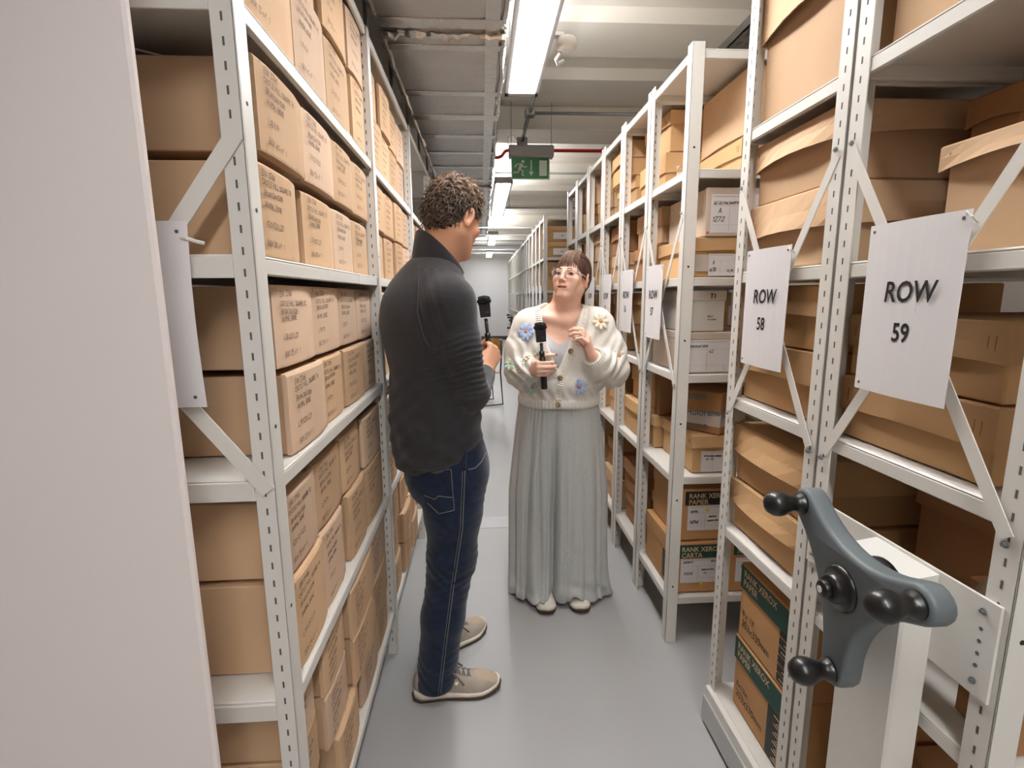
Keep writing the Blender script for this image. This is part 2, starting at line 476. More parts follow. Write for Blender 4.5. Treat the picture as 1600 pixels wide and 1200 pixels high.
rng = random.Random(7)
ORD = ['first', 'second', 'third', 'fourth', 'fifth']
SHN = ['bottom', 'second-lowest', 'middle', 'second-highest', 'top']
BAYN = ['nearest', 'second', 'third', 'fourth']
def archive_box(y0, y1, z0, z1, xf, label, write, seed, pale=0, group='archive boxes on the left shelves'):
    rg = random.Random(seed)
    yc = (y0 + y1) / 2
    t = thing('archive_box', label, 'box', (xf - .2, yc, z0), group)
    k = M['kraft_pink'] if pale else M['kraft']
    d = min(.40, LD - .04 + (xf - XL))
    MB().box(xf - d, xf - .014, y0 + .006, y1 - .006, z0 + .001, z1 - .004, .002).build('body', M['kraft'], t)
    # the front flap folds over the tray: proud at top and sides, a little bowed
    mb = MB(); nx = 5; q = []
    for i in range(nx + 1):
        u = i / nx; q.append(.0025 * math.sin(PI * u))
    g = []
    for i in range(nx + 1):
        yy = y0 + (y1 - y0) * i / nx
        e = .004 if i in (0, nx) else 0
        g += [(xf - .014, yy, z0 + .002), (xf - .001 + q[i] - e, yy, z0 + .002), (xf + q[i] - e, yy, z0 + .006), (xf + q[i] - e, yy, z1 - .006), (xf - .003 + q[i] - e, yy, z1 - .001), (xf - .014, yy, z1)]
    fs = []
    for i in range(nx):
        for j in range(6):
            fs.append((i * 6 + j, i * 6 + (j + 1) % 6, (i + 1) * 6 + (j + 1) % 6, (i + 1) * 6 + j))
    fs.append(tuple(range(6))); fs.append(tuple(nx * 6 + j for j in range(6)))
    mb.add(g, fs)
    fl = mb.build('front_flap', k, t)
    if write:
        mb = MB()
        n1 = rg.choice(['L18', 'L19', 'K20', 'L17']); n2 = rg.choice(['K21 K22', 'K20 L21', 'K19', 'L21'])
        if write == 2:
            L = [('ENX 3746', .01, 1), ('CASTLE HILL SQUARE 7' + rg.choice('68C'), .008, .9), ('BRIAN DAVISON', .012, .9), ('ANIMAL BONE', .012, .95), ('', 0, 1), (n1 + ' ' + n2, .014, 1), ('', 0, 1), (f'BOX {rg.randint(10, 59)} of  1', .012, 1)]
        else:
            L = [('ENX 3746', .01, 1), ('CASTLE HILL SQ 78', .008, .9), ('BRIAN DAVISON', .012, .9), ('ANIMAL BONE', .012, .9), (n1 + ' ' + n2, .012, .9), ('BOX ' + str(rg.randint(10, 59)) + ' of 1', .012, .9)]
        lh = (z1 - z0 - .025) / max(1, len(L)); w_av = (y1 - y0)
        hsz = min(.0108, w_av / 20)
        handwriting(mb, L, (xf + .0028, y0 + .012, z1 - .022), (0, 1, 0), (0, 0, 1), hsz, lh, .0012, rg)
        # staples
        for (a, b) in ((.02, .012), (.97, .012), (.03, .93), (.7, .93), (.9, .93)):
            yy = y0 + a * w_av; zz = z1 - b * (z1 - z0) - .012
            mb.add([(xf + .0031, yy, zz), (xf + .0031, yy + .0012, zz), (xf + .0031, yy + .0012, zz + .011), (xf + .0031, yy, zz + .011)], [(0, 1, 2, 3)])
        if mb.v: mb.build('handwriting', M['ink'], fl)
    return t

# columns and rows measured for the nearest bay: (y0, y1, xf offset)
N1 = {  # shelf -> list of rows (low to high): (z0, z1, [(y0, y1, dx), ...])
    4: [(1.882, 2.085, [(.955, 1.20, 0), (1.205, 1.43, 0), (1.465, 1.70, -.008), (1.71, 1.875, 0)]),
        (2.09, 2.265, [(.955, 1.19, -.02), (1.20, 1.42, -.014), (1.44, 1.665, 0), (1.685, 1.875, .002)])],
    3: [(1.492, 1.655, [(.945, 1.15, -.002), (1.215, 1.45, -.012), (1.453, 1.66, -.012), (1.663, 1.875, -.012)]),
        (1.672, 1.83, [(.975, 1.205, .004), (1.212, 1.445, 0), (1.45, 1.665, -.002), (1.672, 1.875, -.004)])],
    2: [(1.112, 1.275, [(1.00, 1.232, .006), (1.234, 1.435, -.006), (1.452, 1.70, -.004), (1.705, 1.875, -.006)]),
        (1.285, 1.445, [(.985, 1.21, -.004), (1.213, 1.44, -.008), (1.445, 1.66, -.012), (1.665, 1.875, -.012)])],
    1: [(.677, .872, [(.94, 1.14, .004), (1.146, 1.33, -.002), (1.385, 1.595, 0), (1.60, 1.87, 0)]),
        (.878, 1.04, [(.945, 1.14, -.004), (1.145, 1.36, -.008), (1.375, 1.585, -.01), (1.605, 1.87, 0)])],
    0: [(.192, .335, [(.93, 1.06, -.02), (1.135, 1.33, .008), (1.395, 1.62, .004), (1.625, 1.83, 0)]),
        (.337, .48, [(.93, 1.08, -.02), (1.10, 1.28, -.004), (1.31, 1.56, .012), (1.565, 1.83, .006)]),
        (.482, .628, [(.93, 1.075, -.02), (1.10, 1.28, -.004), (1.31, 1.58, .012), (1.585, 1.84, .004)])],
}
seed = 100
def row_name(r, nr):
    return (['lower', 'upper'] if nr == 2 else ['lowest', 'middle', 'uppermost'])[r]
for sh, rows in N1.items():
    for r, (z0, z1, cols) in enumerate(rows):
        for c, (y0, y1, dx) in enumerate(cols):
            seed += 1
            pale = (seed * 7) % 3 == 0 or (sh == 2 and r == 0 and c == 0) or (sh == 2 and r == 1)
            archive_box(y0, y1, z0, z1, XL - .018 + dx, f'handwritten kraft box, {ORD[c]} from near post, {row_name(r, len(rows))} row, {SHN[sh]} shelf, nearest left bay', 2 if sh else 1, seed, pale)
for bi in (1, 2):
    ya, yb = BAYS[bi]
    for sh, z in enumerate(LZ):
        if bi == 2 and sh == 4: continue
        nr = 3 if sh == 0 else 2
        ztop = (LZ + [LTOP])[sh + 1] - .05
        hh = min(.175, (ztop - z) / nr)
        for r in range(nr):
            yy = ya + .05
            for c in range(4):
                seed += 1
                rg = random.Random(seed * 3)
                w = .215 + rg.uniform(-.012, .012)
                dx = rg.uniform(-.012, .006) + (.02 if (bi == 1 and sh == 0 and c in (1, 2)) else 0)
                archive_box(yy, yy + w, z + .002 + r * (hh + .003), z + r * (hh + .003) + hh - rg.uniform(0, .006), XL - .016 + dx, f'kraft archive box, {ORD[c]} from near end, {row_name(r, nr)} row, {SHN[sh]} shelf, {BAYN[bi]} left bay', 1 if bi == 1 else 0, seed, seed % 4 == 0)
                yy += w + .004 + rg.uniform(0, .014)

# --- right hand mobile rows
RZ = [.20, .715, 1.12, 1.482, 1.86]
RTOP = 2.27
RLEN = 1.0
def right_post(parent, y, d, base_z=0, detail=True, h=RTOP, xb=XR, sgn=1):
    """angle post whose punched flange stands on the aisle face (d: +1 the corner is at low y)"""
    mb = MB()
    ya, yb = (y, y + .041) if d > 0 else (y - .041, y)
    mb.box(xb, xb + .003 * sgn, ya, yb, base_z, h, .001)
    mb.box(xb, xb + .045 * sgn, y, y + .003 * d, base_z, h, .001)
    p = mb.build('post', M['paint'], parent)
    if detail:
        def f(b, z):
            if detail > 1: b.box(xb - .0006, xb + .001, y + d * .0187, y + d * .0220, z, z + .0125)
            b.box(xb + .02, xb + .0235, y + .0025 * d, y + .0036 * d, z, z + .0125)
        slots(p, f, [base_z + .05 + .034 * i for i in range(63)])
    return p

def bolt(parent, o, d, r=.006):
    MB().lathe([(r, 0), (r, .002), (r * .6, .002), (r * .6, .006), (r * .2, .0065)], o, d, 8).build('bolt', M['screw'], parent)

def right_row(y0, y1, label, near=True, sign=None, base=0.0, shelves=None, kick=False, xr=XR, top=RTOP):
    zs = list(shelves or RZ)
    t = thing('mobile_shelving_row', label, 'shelving', (xr + RLEN / 2, (y0 + y1) / 2, 0), 'mobile shelving rows on the right')
    right_post(t, y0, 1, base, near, top, xr); right_post(t, y1, -1, base, near, top, xr)
    for yy, d in ((y0, 1), (y1, -1)):
        right_post(t, yy, d, base, False, top, xr + RLEN, -1)
    for z in zs + [top - .02]:
        tray(xr + .004, xr + RLEN - .004, y0 + .004, y1 - .004, z).build('shelf', M['paint'], t)
    ym = (y0 + y1) / 2
    zb, zt = 1.08, 1.70
    for s in (-1, 1):
        MB().bar((xr - .003 - .002 * s, y0 + .02, (zb + zt) / 2 - s * (zt - zb) / 2), (xr - .003 - .002 * s, y1 - .02, (zb + zt) / 2 + s * (zt - zb) / 2), .022, .002, (1, 0, 0)).build('brace', M['paint'], t)
    if near:
        MB().bar((xr + RLEN - .05, y0 + .03, 1.4), (xr + RLEN - .05, y1 - .03, 1.85), .03, .002, (1, 0, 0)).build('brace', M['paint'], t)
        for yy in (y0 + .02, y1 - .02):
            for z in (zb - .01, zt + .01): bolt(t, (xr - .004, yy, z), (-1, 0, 0))
        hb = MB()
        for z in (.25, .62, .93, 1.25, 1.52, 1.93):
            hb.lathe([(.004, 0), (.004, .0006)], (xr + .022, y0, z), (0, -1, 0), 10)
        hb.build('hole', M['black_plastic'], t)
    if kick:
        MB().box(xr - .018, xr - .012, y0, y1, .016, .105, .002).build('kick_plate', M['paint_shade'], t)
        MB().box(xr - .012, xr + RLEN, y0 + .005, y1 - .005, .02, .14, .002).build('carriage', M['paint'], t)
    else:
        for yy, d in ((y0, 1), (y1, -1)):
            pass
    return t

ROWS = {59: (.612, 1.050), 58: (1.056, 1.482), 57: (1.878, 2.302), 56: (2.308, 2.735), 55: (2.741, 3.165), 54: (3.171, 3.597), 53: (3.603, 4.03), 52: (4.036, 4.46)}
DESC = {59: 'pale metal row end with the hand wheel, under the ROW 59 sheet', 58: 'pale metal row end between the hand wheel and the access gap, ROW 58', 57: 'pale metal row on the far side of the access gap, ROW 57',
        56: 'pale metal row end just beyond ROW 57', 55: 'third pale metal row end beyond the access gap', 54: 'fourth pale metal row end beyond the access gap', 53: 'fifth pale metal row end beyond the access gap', 52: 'sixth pale metal row end beyond the access gap, last of its block'}
RK = [.145, .715, 1.12, 1.482, 1.86]
row_obj = {}
for k, (y0, y1) in ROWS.items():
    row_obj[k] = right_row(y0, y1, DESC[k], near=(2 if k >= 58 else int(k >= 55)), base=.0 if k != 58 else .105, shelves=RK if k in (58, 59) else RZ, kick=k in (58, 59))
FAR = [(6.10 + .432 * i, 6.10 + .432 * i + .426) for i in range(3)] + [(7.50 + .432 * i, 7.50 + .432 * i + .426) for i in range(15)]
for i, (y0, y1) in enumerate(FAR):
    t = right_row(y0, y1, ['first pale row end of the far block, boxes facing the second gap', 'second pale row end of the far block', 'third pale row end of the far block'][i] if i < 3 else 'one of the narrow distant pale row ends closely packed near the end wall', near=False, top=2.33)
    if i >= 3 and i < 14 and i % 2 == 1:
        MB().box(-.42, XR + .02, y0 + .01, y0 + .03, 2.36, 2.38, .002).box(XR, XR + .04, y0 + .01, y0 + .05, 2.32, 2.37).build('overhead_tie', M['paint_shade'], t)

# --- row sheets
def row_sign(yc, zc, words, label, w=.20, h=.30, x=None, mirror=False, tilt=0):
    x = XR - .014 if x is None else x
    t = thing('row_sign', label, 'sign', (x, yc, zc - h / 2), 'printed row sheets on the rack ends')
    mb = MB(); nn = 8; vs_ = []
    def bow(u): return -.006 * math.sin(PI * u)
    for th in (0, .0008):
        for i in range(nn + 1):
            u = i / nn
            for j in range(2):
                vs_.append((x - bow(u) * -1 + th - .004 * (j == 0) * u, yc + w / 2 - w * u, zc - h / 2 + h * j))
    m2 = 2 * (nn + 1); fs = []
    for i in range(nn):
        fs.append((2 * i, 2 * i + 2, 2 * i + 3, 2 * i + 1)); fs.append((m2 + 2 * i, m2 + 2 * i + 1, m2 + 2 * i + 3, m2 + 2 * i + 2))
        fs.append((2 * i, 2 * i + 2, m2 + 2 * i + 2, m2 + 2 * i)); fs.append((2 * i + 1, 2 * i + 3, m2 + 2 * i + 3, m2 + 2 * i + 1))
    fs.append((0, 1, m2 + 1, m2)); fs.append((2 * nn, 2 * nn + 1, m2 + 2 * nn + 1, m2 + 2 * nn))
    mb.add(vs_, fs)
    mb.build('sheet', M['paper'], t)
    xt = x - .0078
    if words:
        place_text(words[0], .049, (xt, yc - .010, zc + .029), (0, -1, 0), (0, 0, 1), M['black_print'], t, bold=.0009, shear=.1, sx=.86, spacing=1.02)
        place_text(words[1], .045, (xt, yc - .003, zc - .040), (0, -1, 0), (0, 0, 1), M['black_print'], t, bold=.0009, sx=.82)
    for s in (-1, 1):
        for q in (-1, 1):
            MB().lathe([(.0028, 0), (.0028, .0008)], (x - .0012, yc + s * (w / 2 - .012), zc + q * (h / 2 - .012)), (-1, 0, 0), 10).build('eyelet', M['slot'], t)
    MB().tube([(x + .008, yc - w / 2 + .014, zc + h / 2 - .012), (x - .006, yc - w / 2 + .004, zc + h / 2 - .004), (x - .008, yc - w / 2 - .008, zc + h / 2 - .012), (x + .006, yc - w / 2 - .004, zc + h / 2 - .02)], .0018, 6).build('cable_tie', M['plastic_white'], t)
    return t
row_sign(.842, 1.391, ('ROW', '59'), 'white sheet printed ROW 59 above the hand wheel')
row_sign(1.286, 1.383, ('ROW', '58'), 'white sheet printed ROW 58 on the braces')
row_sign(2.140, 1.390, ('ROW', '57'), 'narrow-looking white sheet printed ROW 57 beside the access gap')
row_sign(2.545, 1.390, ('ROW', '56'), 'white sheet printed ROW 56 behind the ROW 57 sheet')
row_sign(2.96, 1.385, ('ROW', '55'), 'white row sheet two rack ends beyond ROW 57')
row_sign(3.39, 1.385, ('ROW', '54'), 'white row sheet three rack ends beyond ROW 57')
for i in (0, 1, 2, 3, 4, 6, 8, 10):
    y0, y1 = FAR[i]
    row_sign((y0 + y1) / 2, 1.39, None, 'small distant white sheet hanging on a rack end of the far block')
# the blank back of a sheet on the left rack end
t = thing('blank_sign', 'blank white sheet hanging on the end brace of the left shelving beside the wall', 'sign', (-.555, .858, 1.24))
mb = MB(); vs_ = []; fs = []
for j in range(7):
    z = 1.245 + .293 * j / 6; b = -.007 * math.sin(PI * j / 6)
    vs_ += [(-.662, .850 + b, z), (-.450, .850 + b, z), (-.450, .8512 + b, z), (-.662, .8512 + b, z)]
for j in range(6):
    for k in range(4): fs.append((4 * j + k, 4 * j + (k + 1) % 4, 4 * j + 4 + (k + 1) % 4, 4 * j + 4 + k))
fs += [(0, 1, 2, 3), (24, 25, 26, 27)]
mb.add(vs_, fs); mb.build('sheet', M['paper'], t)
for z in (1.262, 1.522): MB().lathe([(.003, 0), (.003, .001)], (-.466, .849, z), (0, -1, 0), 10).build('eyelet', M['slot'], t)
MB().tube([(-.47, .854, 1.512), (-.452, .846, 1.512), (-.438, .850, 1.507), (-.430, .856, 1.505)], .003, 6).build('cable_tie', M['plastic_white'], t)

# ------------------------------------------------------------------ boxes on the right
def lidded_box(x0, x1, y0, y1, z0, z1, lid, label, m='kraft_gold', bow=.010, rot=0, lm=None, group='lidded archive boxes on the right', staple=True):
    cx, cy = (x0 + x1) / 2, (y0 + y1) / 2
    t = thing('lidded_box', label, 'box', (cx, cy, z0), group)
    i_ = .006 if bow < .008 else .010
    MB().box(x0 + i_, x1 - i_, y0 + i_, y1 - i_, z0 + .001, z1 - .004, .003).build('base', M[m], t)
    # lid: skirt whose lower edge bows outwards
    nn = 6; ring = []
    def side(ax, ay, bx, by, ox, oy):
        for i in range(nn):
            u = i / nn; s = math.sin(PI * u)
            ring.append((ax + (bx - ax) * u, ay + (by - ay) * u, ox * s * bow, oy * s * bow, s))
    side(x0, y0, x1, y0, 0, -1); side(x1, y0, x1, y1, 1, 0); side(x1, y1, x0, y1, 0, 1); side(x0, y1, x0, y0, -1, 0)
    n = len(ring); vs_ = []
    zl = z1 - lid
    for (x, y, ox, oy, s) in ring: vs_.append((x + ox, y + oy, zl + .006 * s))
    for (x, y, ox, oy, s) in ring: vs_.append((x + ox * .4, y + oy * .4, zl + lid * .5))
    for (x, y, ox, oy, s) in ring: vs_.append((x, y, z1 - .003))
    for (x, y, ox, oy, s) in ring: vs_.append((cx + (x - cx) * .985, cy + (y - cy) * .985, z1))
    for (x, y, ox, oy, s) in ring: vs_.append((cx + (x + ox - cx) * .988, cy + (y + oy - cy) * .988, zl + .006 * s))
    for (x, y, ox, oy, s) in ring: vs_.append((cx + (x - cx) * .985, cy + (y - cy) * .985, z1 - .006))
    fs = []
    def band(a, b):
        for i in range(n): fs.append((a * n + i, a * n + (i + 1) % n, b * n + (i + 1) % n, b * n + i))
    band(0, 1); band(1, 2); band(2, 3); band(0, 4); band(4, 5)
    fs.append(tuple(range(3 * n, 4 * n))); fs.append(tuple(range(5 * n, 6 * n)))
    mb = MB().add(vs_, fs)
    ld = mb.build('lid', M[lm or m], t)
    if staple:
        mb = MB()
        for (px_, py_, ax) in ((x0 - .0008, y0 + .022, 1), (x0 - .0008, y1 - .022, 1), (x0 - .0008, y0 + .034, 1)):
            mb.box(px_ - .0006, px_ + .0004, py_, py_ + .0016, z1 - lid * .7, z1 - lid * .35)
        mb.build('staple', M['kraft_dark'], ld)
    if rot:
        t.rotation_euler = (0, 0, rot)
    return t

def paper_label(parent, o, ux, uz, w, h, lines, rg, big=None, ruled=True, hw=.010, dots=()):
    """label sheet with rules and handwriting on a vertical face; o is its lower left corner"""
    o = Vector(o); ux = Vector(ux).normalized(); uz = Vector(uz); n = ux.cross(uz).normalized()
    vs_ = [o + n * a + ux * (w * b) + uz * (h * c) for a in (.0006, .0014) for b, c in ((0, 0), (1, 0), (1, 1), (0, 1))]
    lb = MB().add(vs_, [(0, 1, 2, 3), (4, 5, 6, 7), (0, 1, 5, 4), (1, 2, 6, 5), (2, 3, 7, 6), (3, 0, 4, 7)]).build('paper_label', M['paper'], parent)
    mb = MB()
    def strip(a, b, c, d):
        q = [o + n * .0018 + ux * (w * s_) + uz * (h * t_) for s_, t_ in ((a, b), (c, b), (c, d), (a, d))]
        mb.add(q, [(0, 1, 2, 3)])
    if ruled:
        strip(.03, .70, .97, .703); strip(.36, .04, .364, .70); strip(.03, .2, .97, .203); strip(.68, .04, .684, .2)
        for i in range(14): strip(.04 + i * .05, .93, .075 + i * .05, .945)
        for i in range(4): strip(.04 + i * .04, .81, .065 + i * .04, .822)
        mb.build('printed_rules', M['ink_soft'], lb)
    mb = MB()
    for (tx, u, v, hs) in lines:
        handwriting(mb, [(tx, 0, 1)], o + n * .0016 + ux * (w * u) + uz * (h * v), ux, uz, hw * hs, .01, .0016 * (1 + .3 * (hs > 1.2)), rg)
    if mb.v: mb.build('handwriting', M['black_print'], lb)
    for (u, v, c) in dots:
        MB().lathe([(.007 if c == 'yellow' else .005, .0016), (.007 if c == 'yellow' else .005, .0022)], o + ux * (w * u) + uz * (h * v), n, 14).build('dot_sticker', M[c], parent)
    return lb

rg = random.Random(5)
G58 = 'lidded boxes in ROW 58'
lidded_box(.762, 1.15, 1.085, 1.465, 1.863, 2.21, .14, 'tall tan lidded box on the top shelf of ROW 58', 'kraft', .020, group=G58)
lidded_box(.762, 1.15, 1.085, 1.465, 1.484, 1.655, .09, 'lower tan lidded box behind the top of the ROW 58 sheet', 'kraft', .022, group=G58)
lidded_box(.765, 1.15, 1.09, 1.462, 1.658, 1.815, .07, 'upper tan lidded box, second-highest shelf of ROW 58', 'kraft', .022, group=G58)
lidded_box(.762, 1.15, 1.085, 1.465, 1.122, 1.285, .08, 'lower golden lidded box just under the ROW 58 sheet', 'kraft_gold', .010, group=G58)
lidded_box(.765, 1.15, 1.085, 1.440, 1.287, 1.44, .075, 'upper golden lidded box behind the ROW 58 sheet', 'kraft_gold', .008, group=G58)
lidded_box(.760, 1.15, 1.085, 1.468, .717, .868, .07, 'lower golden lidded box, second-lowest shelf of ROW 58', 'kraft_gold', .022, group=G58)
lidded_box(.760, 1.15, 1.085, 1.468, .870, 1.040, .085, 'upper golden lidded box, second-lowest shelf of ROW 58', 'kraft_gold', .022, group=G58)

G59 = 'boxes in ROW 59'
lidded_box(.765, 1.15, .66, 1.02, 1.863, 2.2, .13, 'tan lidded box on the top shelf above the ROW 59 sheet', 'kraft', .01, group=G59)
lidded_box(.80, 1.10, .625, .90, 1.484, 1.668, .042, 'pale tan lidded box right of and above the ROW 59 sheet', 'kraft', .020, group=G59)
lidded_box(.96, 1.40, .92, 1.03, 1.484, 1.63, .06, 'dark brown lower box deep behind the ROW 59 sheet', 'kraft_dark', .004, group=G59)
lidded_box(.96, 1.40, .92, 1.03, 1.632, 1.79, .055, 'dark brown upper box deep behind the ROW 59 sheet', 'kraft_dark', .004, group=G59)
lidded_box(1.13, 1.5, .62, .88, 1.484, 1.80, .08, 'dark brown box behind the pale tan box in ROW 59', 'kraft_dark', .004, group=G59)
lidded_box(.765, 1.15, .70, 1.035, 1.122, 1.25, .07, 'lower golden lidded box under the ROW 59 sheet', 'kraft_gold', .006, group=G59)
lidded_box(.768, 1.15, .70, 1.035, 1.252, 1.378, .065, 'upper golden lidded box half hidden by the ROW 59 sheet', 'kraft_gold', .006, group=G59)
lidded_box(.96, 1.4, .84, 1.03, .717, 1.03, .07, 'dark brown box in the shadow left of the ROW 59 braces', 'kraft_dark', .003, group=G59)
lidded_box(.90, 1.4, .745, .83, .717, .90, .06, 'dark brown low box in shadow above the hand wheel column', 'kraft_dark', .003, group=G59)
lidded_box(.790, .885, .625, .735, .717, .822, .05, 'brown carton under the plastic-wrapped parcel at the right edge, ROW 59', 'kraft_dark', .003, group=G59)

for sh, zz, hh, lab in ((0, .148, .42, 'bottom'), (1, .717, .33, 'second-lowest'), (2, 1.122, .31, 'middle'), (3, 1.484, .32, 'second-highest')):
    lidded_box(1.52 if sh == 3 else 1.44, 1.66, .63, 1.03, zz, zz + hh, .08, f'brown box added to keep the back of ROW 59 dark, {lab} shelf', 'kraft_dark', .003, staple=False, group='boxes added to darken the back of ROW 59')  # added so the pale gap behind the row reads dark
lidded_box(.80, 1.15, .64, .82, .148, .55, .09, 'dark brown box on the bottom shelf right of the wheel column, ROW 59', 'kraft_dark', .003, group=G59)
def xerox_box(x0, x1, y0, y1, z0, z1, face, words, label, dims=None, dark=False, lines=None, rg=rg, yellow=None, group='printed paper cartons'):
    """carton: board base, coloured lid band with lettering on one face, print below"""
    t = thing('paper_carton', label, 'box', ((x0 + x1) / 2, (y0 + y1) / 2, z0), group)
    zl = z1 - (z1 - z0) * .33
    MB().box(x0 + .003, x1 - .003, y0 + .003, y1 - .003, z0 + .001, z1 - .006, .003).build('base', M['xerox_board'], t)
    ld = MB().box(x0, x1, y0, y1, zl, z1, .003).build('lid', M['xerox_board'], t)
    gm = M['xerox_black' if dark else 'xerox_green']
    if face == 'x':           # printed face looks at the aisle
        MB().box(x0 - .0012, x0 + .001, y0 + .004, y1 - .004, zl + .002, z1 - .006).build('colour_band', gm, ld)
        place_text(words[0], .030, (x0 - .0016, y1 - .022, z1 - .026), (0, -1, 0), (0, 0, 1), M['xerox_text'], ld, bold=.0006, align='LEFT', sx=.9)
        place_text(words[1], .030, (x0 - .0016, y1 - .022, z1 - .054), (0, -1, 0), (0, 0, 1), M['xerox_text'], ld, bold=.0006, align='LEFT', sx=.9)
        if dims:
            place_text(dims[0], .026, (x0 + .002, y1 - .02, z0 + .082), (0, -1, 0), (0, 0, 1), M['black_print'], t, align='LEFT', sx=.95)
            place_text(dims[1], .033, (x0 + .002, y1 - .02, z0 + .050), (0, -1, 0), (0, 0, 1), M['black_print'], t, align='LEFT', sx=.9)
        mb = MB()
        ya, yb = y0 + .006, y0 + .085
        if yellow == 'bars':
            for i in range(6): mb.box(x0 + .0015, x0 + .004, ya, yb, z0 + .012 + i * .026, z0 + .032 + i * .026)
        else:
            mb.box(x0 + .0015, x0 + .004, ya, yb + .02, z0 + .006, zl - .006)
        pb = mb.build('print_panel', M['xerox_black'], t)
        mb = MB()
        for i in range(6 if yellow == 'bars' else 16):
            zz = z0 + (.022 + i * .026 if yellow == 'bars' else .014 + i * .0088)
            if zz > zl - .01: break
            mb.box(x0 + .0006, x0 + .002, ya + .006, yb - .012 - .01 * (i % 3), zz - .0012, zz + .0012)
        mb.build('print_line', M['xerox_text'], pb)
    else:                     # printed face looks at the access gap
        MB().box(x0 + .022, x1 - .004, y0 - .0012, y0 + .001, zl + .006, z1 - .010).build('colour_band', gm, ld)
        place_text(words[0], .029, (x0 + .036, y0 - .0016, z1 - .030), (1, 0, 0), (0, 0, 1), M['xerox_text'], ld, bold=.0006, align='LEFT', sx=.92)
        place_text(words[1], .029, (x0 + .036, y0 - .0016, z1 - .056), (1, 0, 0), (0, 0, 1), M['xerox_text'], ld, bold=.0006, align='LEFT', sx=.92)
        if lines:
            paper_label(t, (x0 + .035, y0 + .002, z0 + .045), (1, 0, 0), (0, 0, 1), .20, .105, lines, rg, dots=[yellow] if yellow else ())
        mb = MB()
        for i in range(9): mb.box(x0 + .0015, x0 + .004, y0 + .02, y0 + .12, z0 + .02 + i * .014, z0 + .028 + i * .014)
        mb.build('print_panel', M['xerox_black'], t)
    return t
xerox_box(.772, 1.05, 1.105, 1.400, .148, .385, 'x', ('RANK XEROX', 'PAPER'), 'green-lidded paper carton at the foot of ROW 58', ('8x13in', '203x330mm'))
xerox_box(.772, 1.05, 1.100, 1.395, .388, .625, 'x', ('RANK XEROX', 'PAPER'), 'green-lidded paper carton, upper of two in ROW 58', ('8 x 13"', '203x330mm'), yellow='bars')
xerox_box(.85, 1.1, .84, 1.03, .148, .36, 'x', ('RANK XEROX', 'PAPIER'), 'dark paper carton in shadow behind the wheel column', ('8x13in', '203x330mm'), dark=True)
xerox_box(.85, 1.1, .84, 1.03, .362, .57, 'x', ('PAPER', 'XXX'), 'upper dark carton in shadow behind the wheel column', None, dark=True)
G57 = 'boxes in ROW 57'
xerox_box(.762, .985, 1.905, 2.25, .203, .425, 'y', ('RANK XEROX', 'CARTA'), 'paper carton marked CARTA at the foot of ROW 57', lines=[('CERAMICS', .05, .82, .7), ('BULK', .62, .85, .7), ('A506', .06, .32, 1.2), ('ROMAN POTTERY', .45, .52, .55), ('6-4', .5, .36, .5)], yellow=(.45, -.04, 'yellow'), group=G57)
xerox_box(.785, .985, 1.915, 2.24, .428, .650, 'y', ('RANK XEROX', 'PAPIER'), 'paper carton marked PAPIER, on the CARTA carton in ROW 57', lines=[('ANIMAL', .05, .74, .75), ('1696', .05, .3, 1.3), ('MEDIEVAL', .45, .52, .55), ('MUSEUM STORE', .42, .36, .5)], dark=True, yellow=(.4, .82, 'yellow'), group=G57)
xerox_box(.992, 1.25, 1.90, 2.25, .203, .44, 'y', ('PAPIER', 'XEROX'), 'paper carton right of the CARTA carton in ROW 57', lines=[('BULK', .1, .6, 1)], group=G57)
lidded_box(.80, .99, 2.265, 2.295, .203, .5, .05, 'thin kraft box behind the cartons in ROW 57', 'kraft', .002, staple=False, group=G57)

t = lidded_box(.82, 1.20, 1.91, 2.25, .717, .872, .052, 'golden lidded box under the printed-tape carton in ROW 57', 'kraft_gold', .004, group=G57)
paper_label(t, (.862, 1.916, .722), (1, 0, 0), (0, 0, 1), .13, .085, [('CATALOGUE NUMBERS', .08, .74, .55), ('X10 - X44', .14, .58, .5)], rg)
lidded_box(.785, .99, 2.262, 2.297, .717, .87, .05, 'slim golden box behind the lidded box in ROW 57', 'kraft_gold', .003, group=G57)
lidded_box(.80, .99, 2.258, 2.296, .872, 1.06, .05, 'slim brown box beside the printed-tape carton in ROW 57', 'kraft_dark', .003, group=G57)
# carton wrapped in printed parcel tape, turned on its corner
t = thing('taped_carton', 'brown carton wrapped in blue-printed parcel tape, turned on top of a lidded box', 'box', (.945, 2.05, .874), G57)
mb = MB().box(.835, 1.055, 1.945, 2.155, .874, 1.042, .004)
bx = mb.build('carton', M['kraft_dark'], t)
MB().box(.8345, 1.0555, 1.9445, 2.1555, .905, .955).build('tape_band', M['tape'], bx)
for (z, dx, tx) in ((1.015, .03, 'Holorane'), (.955, -.03, 'Holorane'), (.895, .02, 'Holorane')):
    place_text(tx, .040, (.945 + dx, 1.9435, z), (1, 0, .12), (-.12, 0, 1), M['tape_print'], bx, bold=.0008, sx=.95)
    place_text(tx, .040, (.8335, 2.05 + dx, z), (0, -1, .12), (0, .12, 1), M['tape_print'], bx, bold=.0008, sx=.95)
t.rotation_euler = (0, 0, R(38))

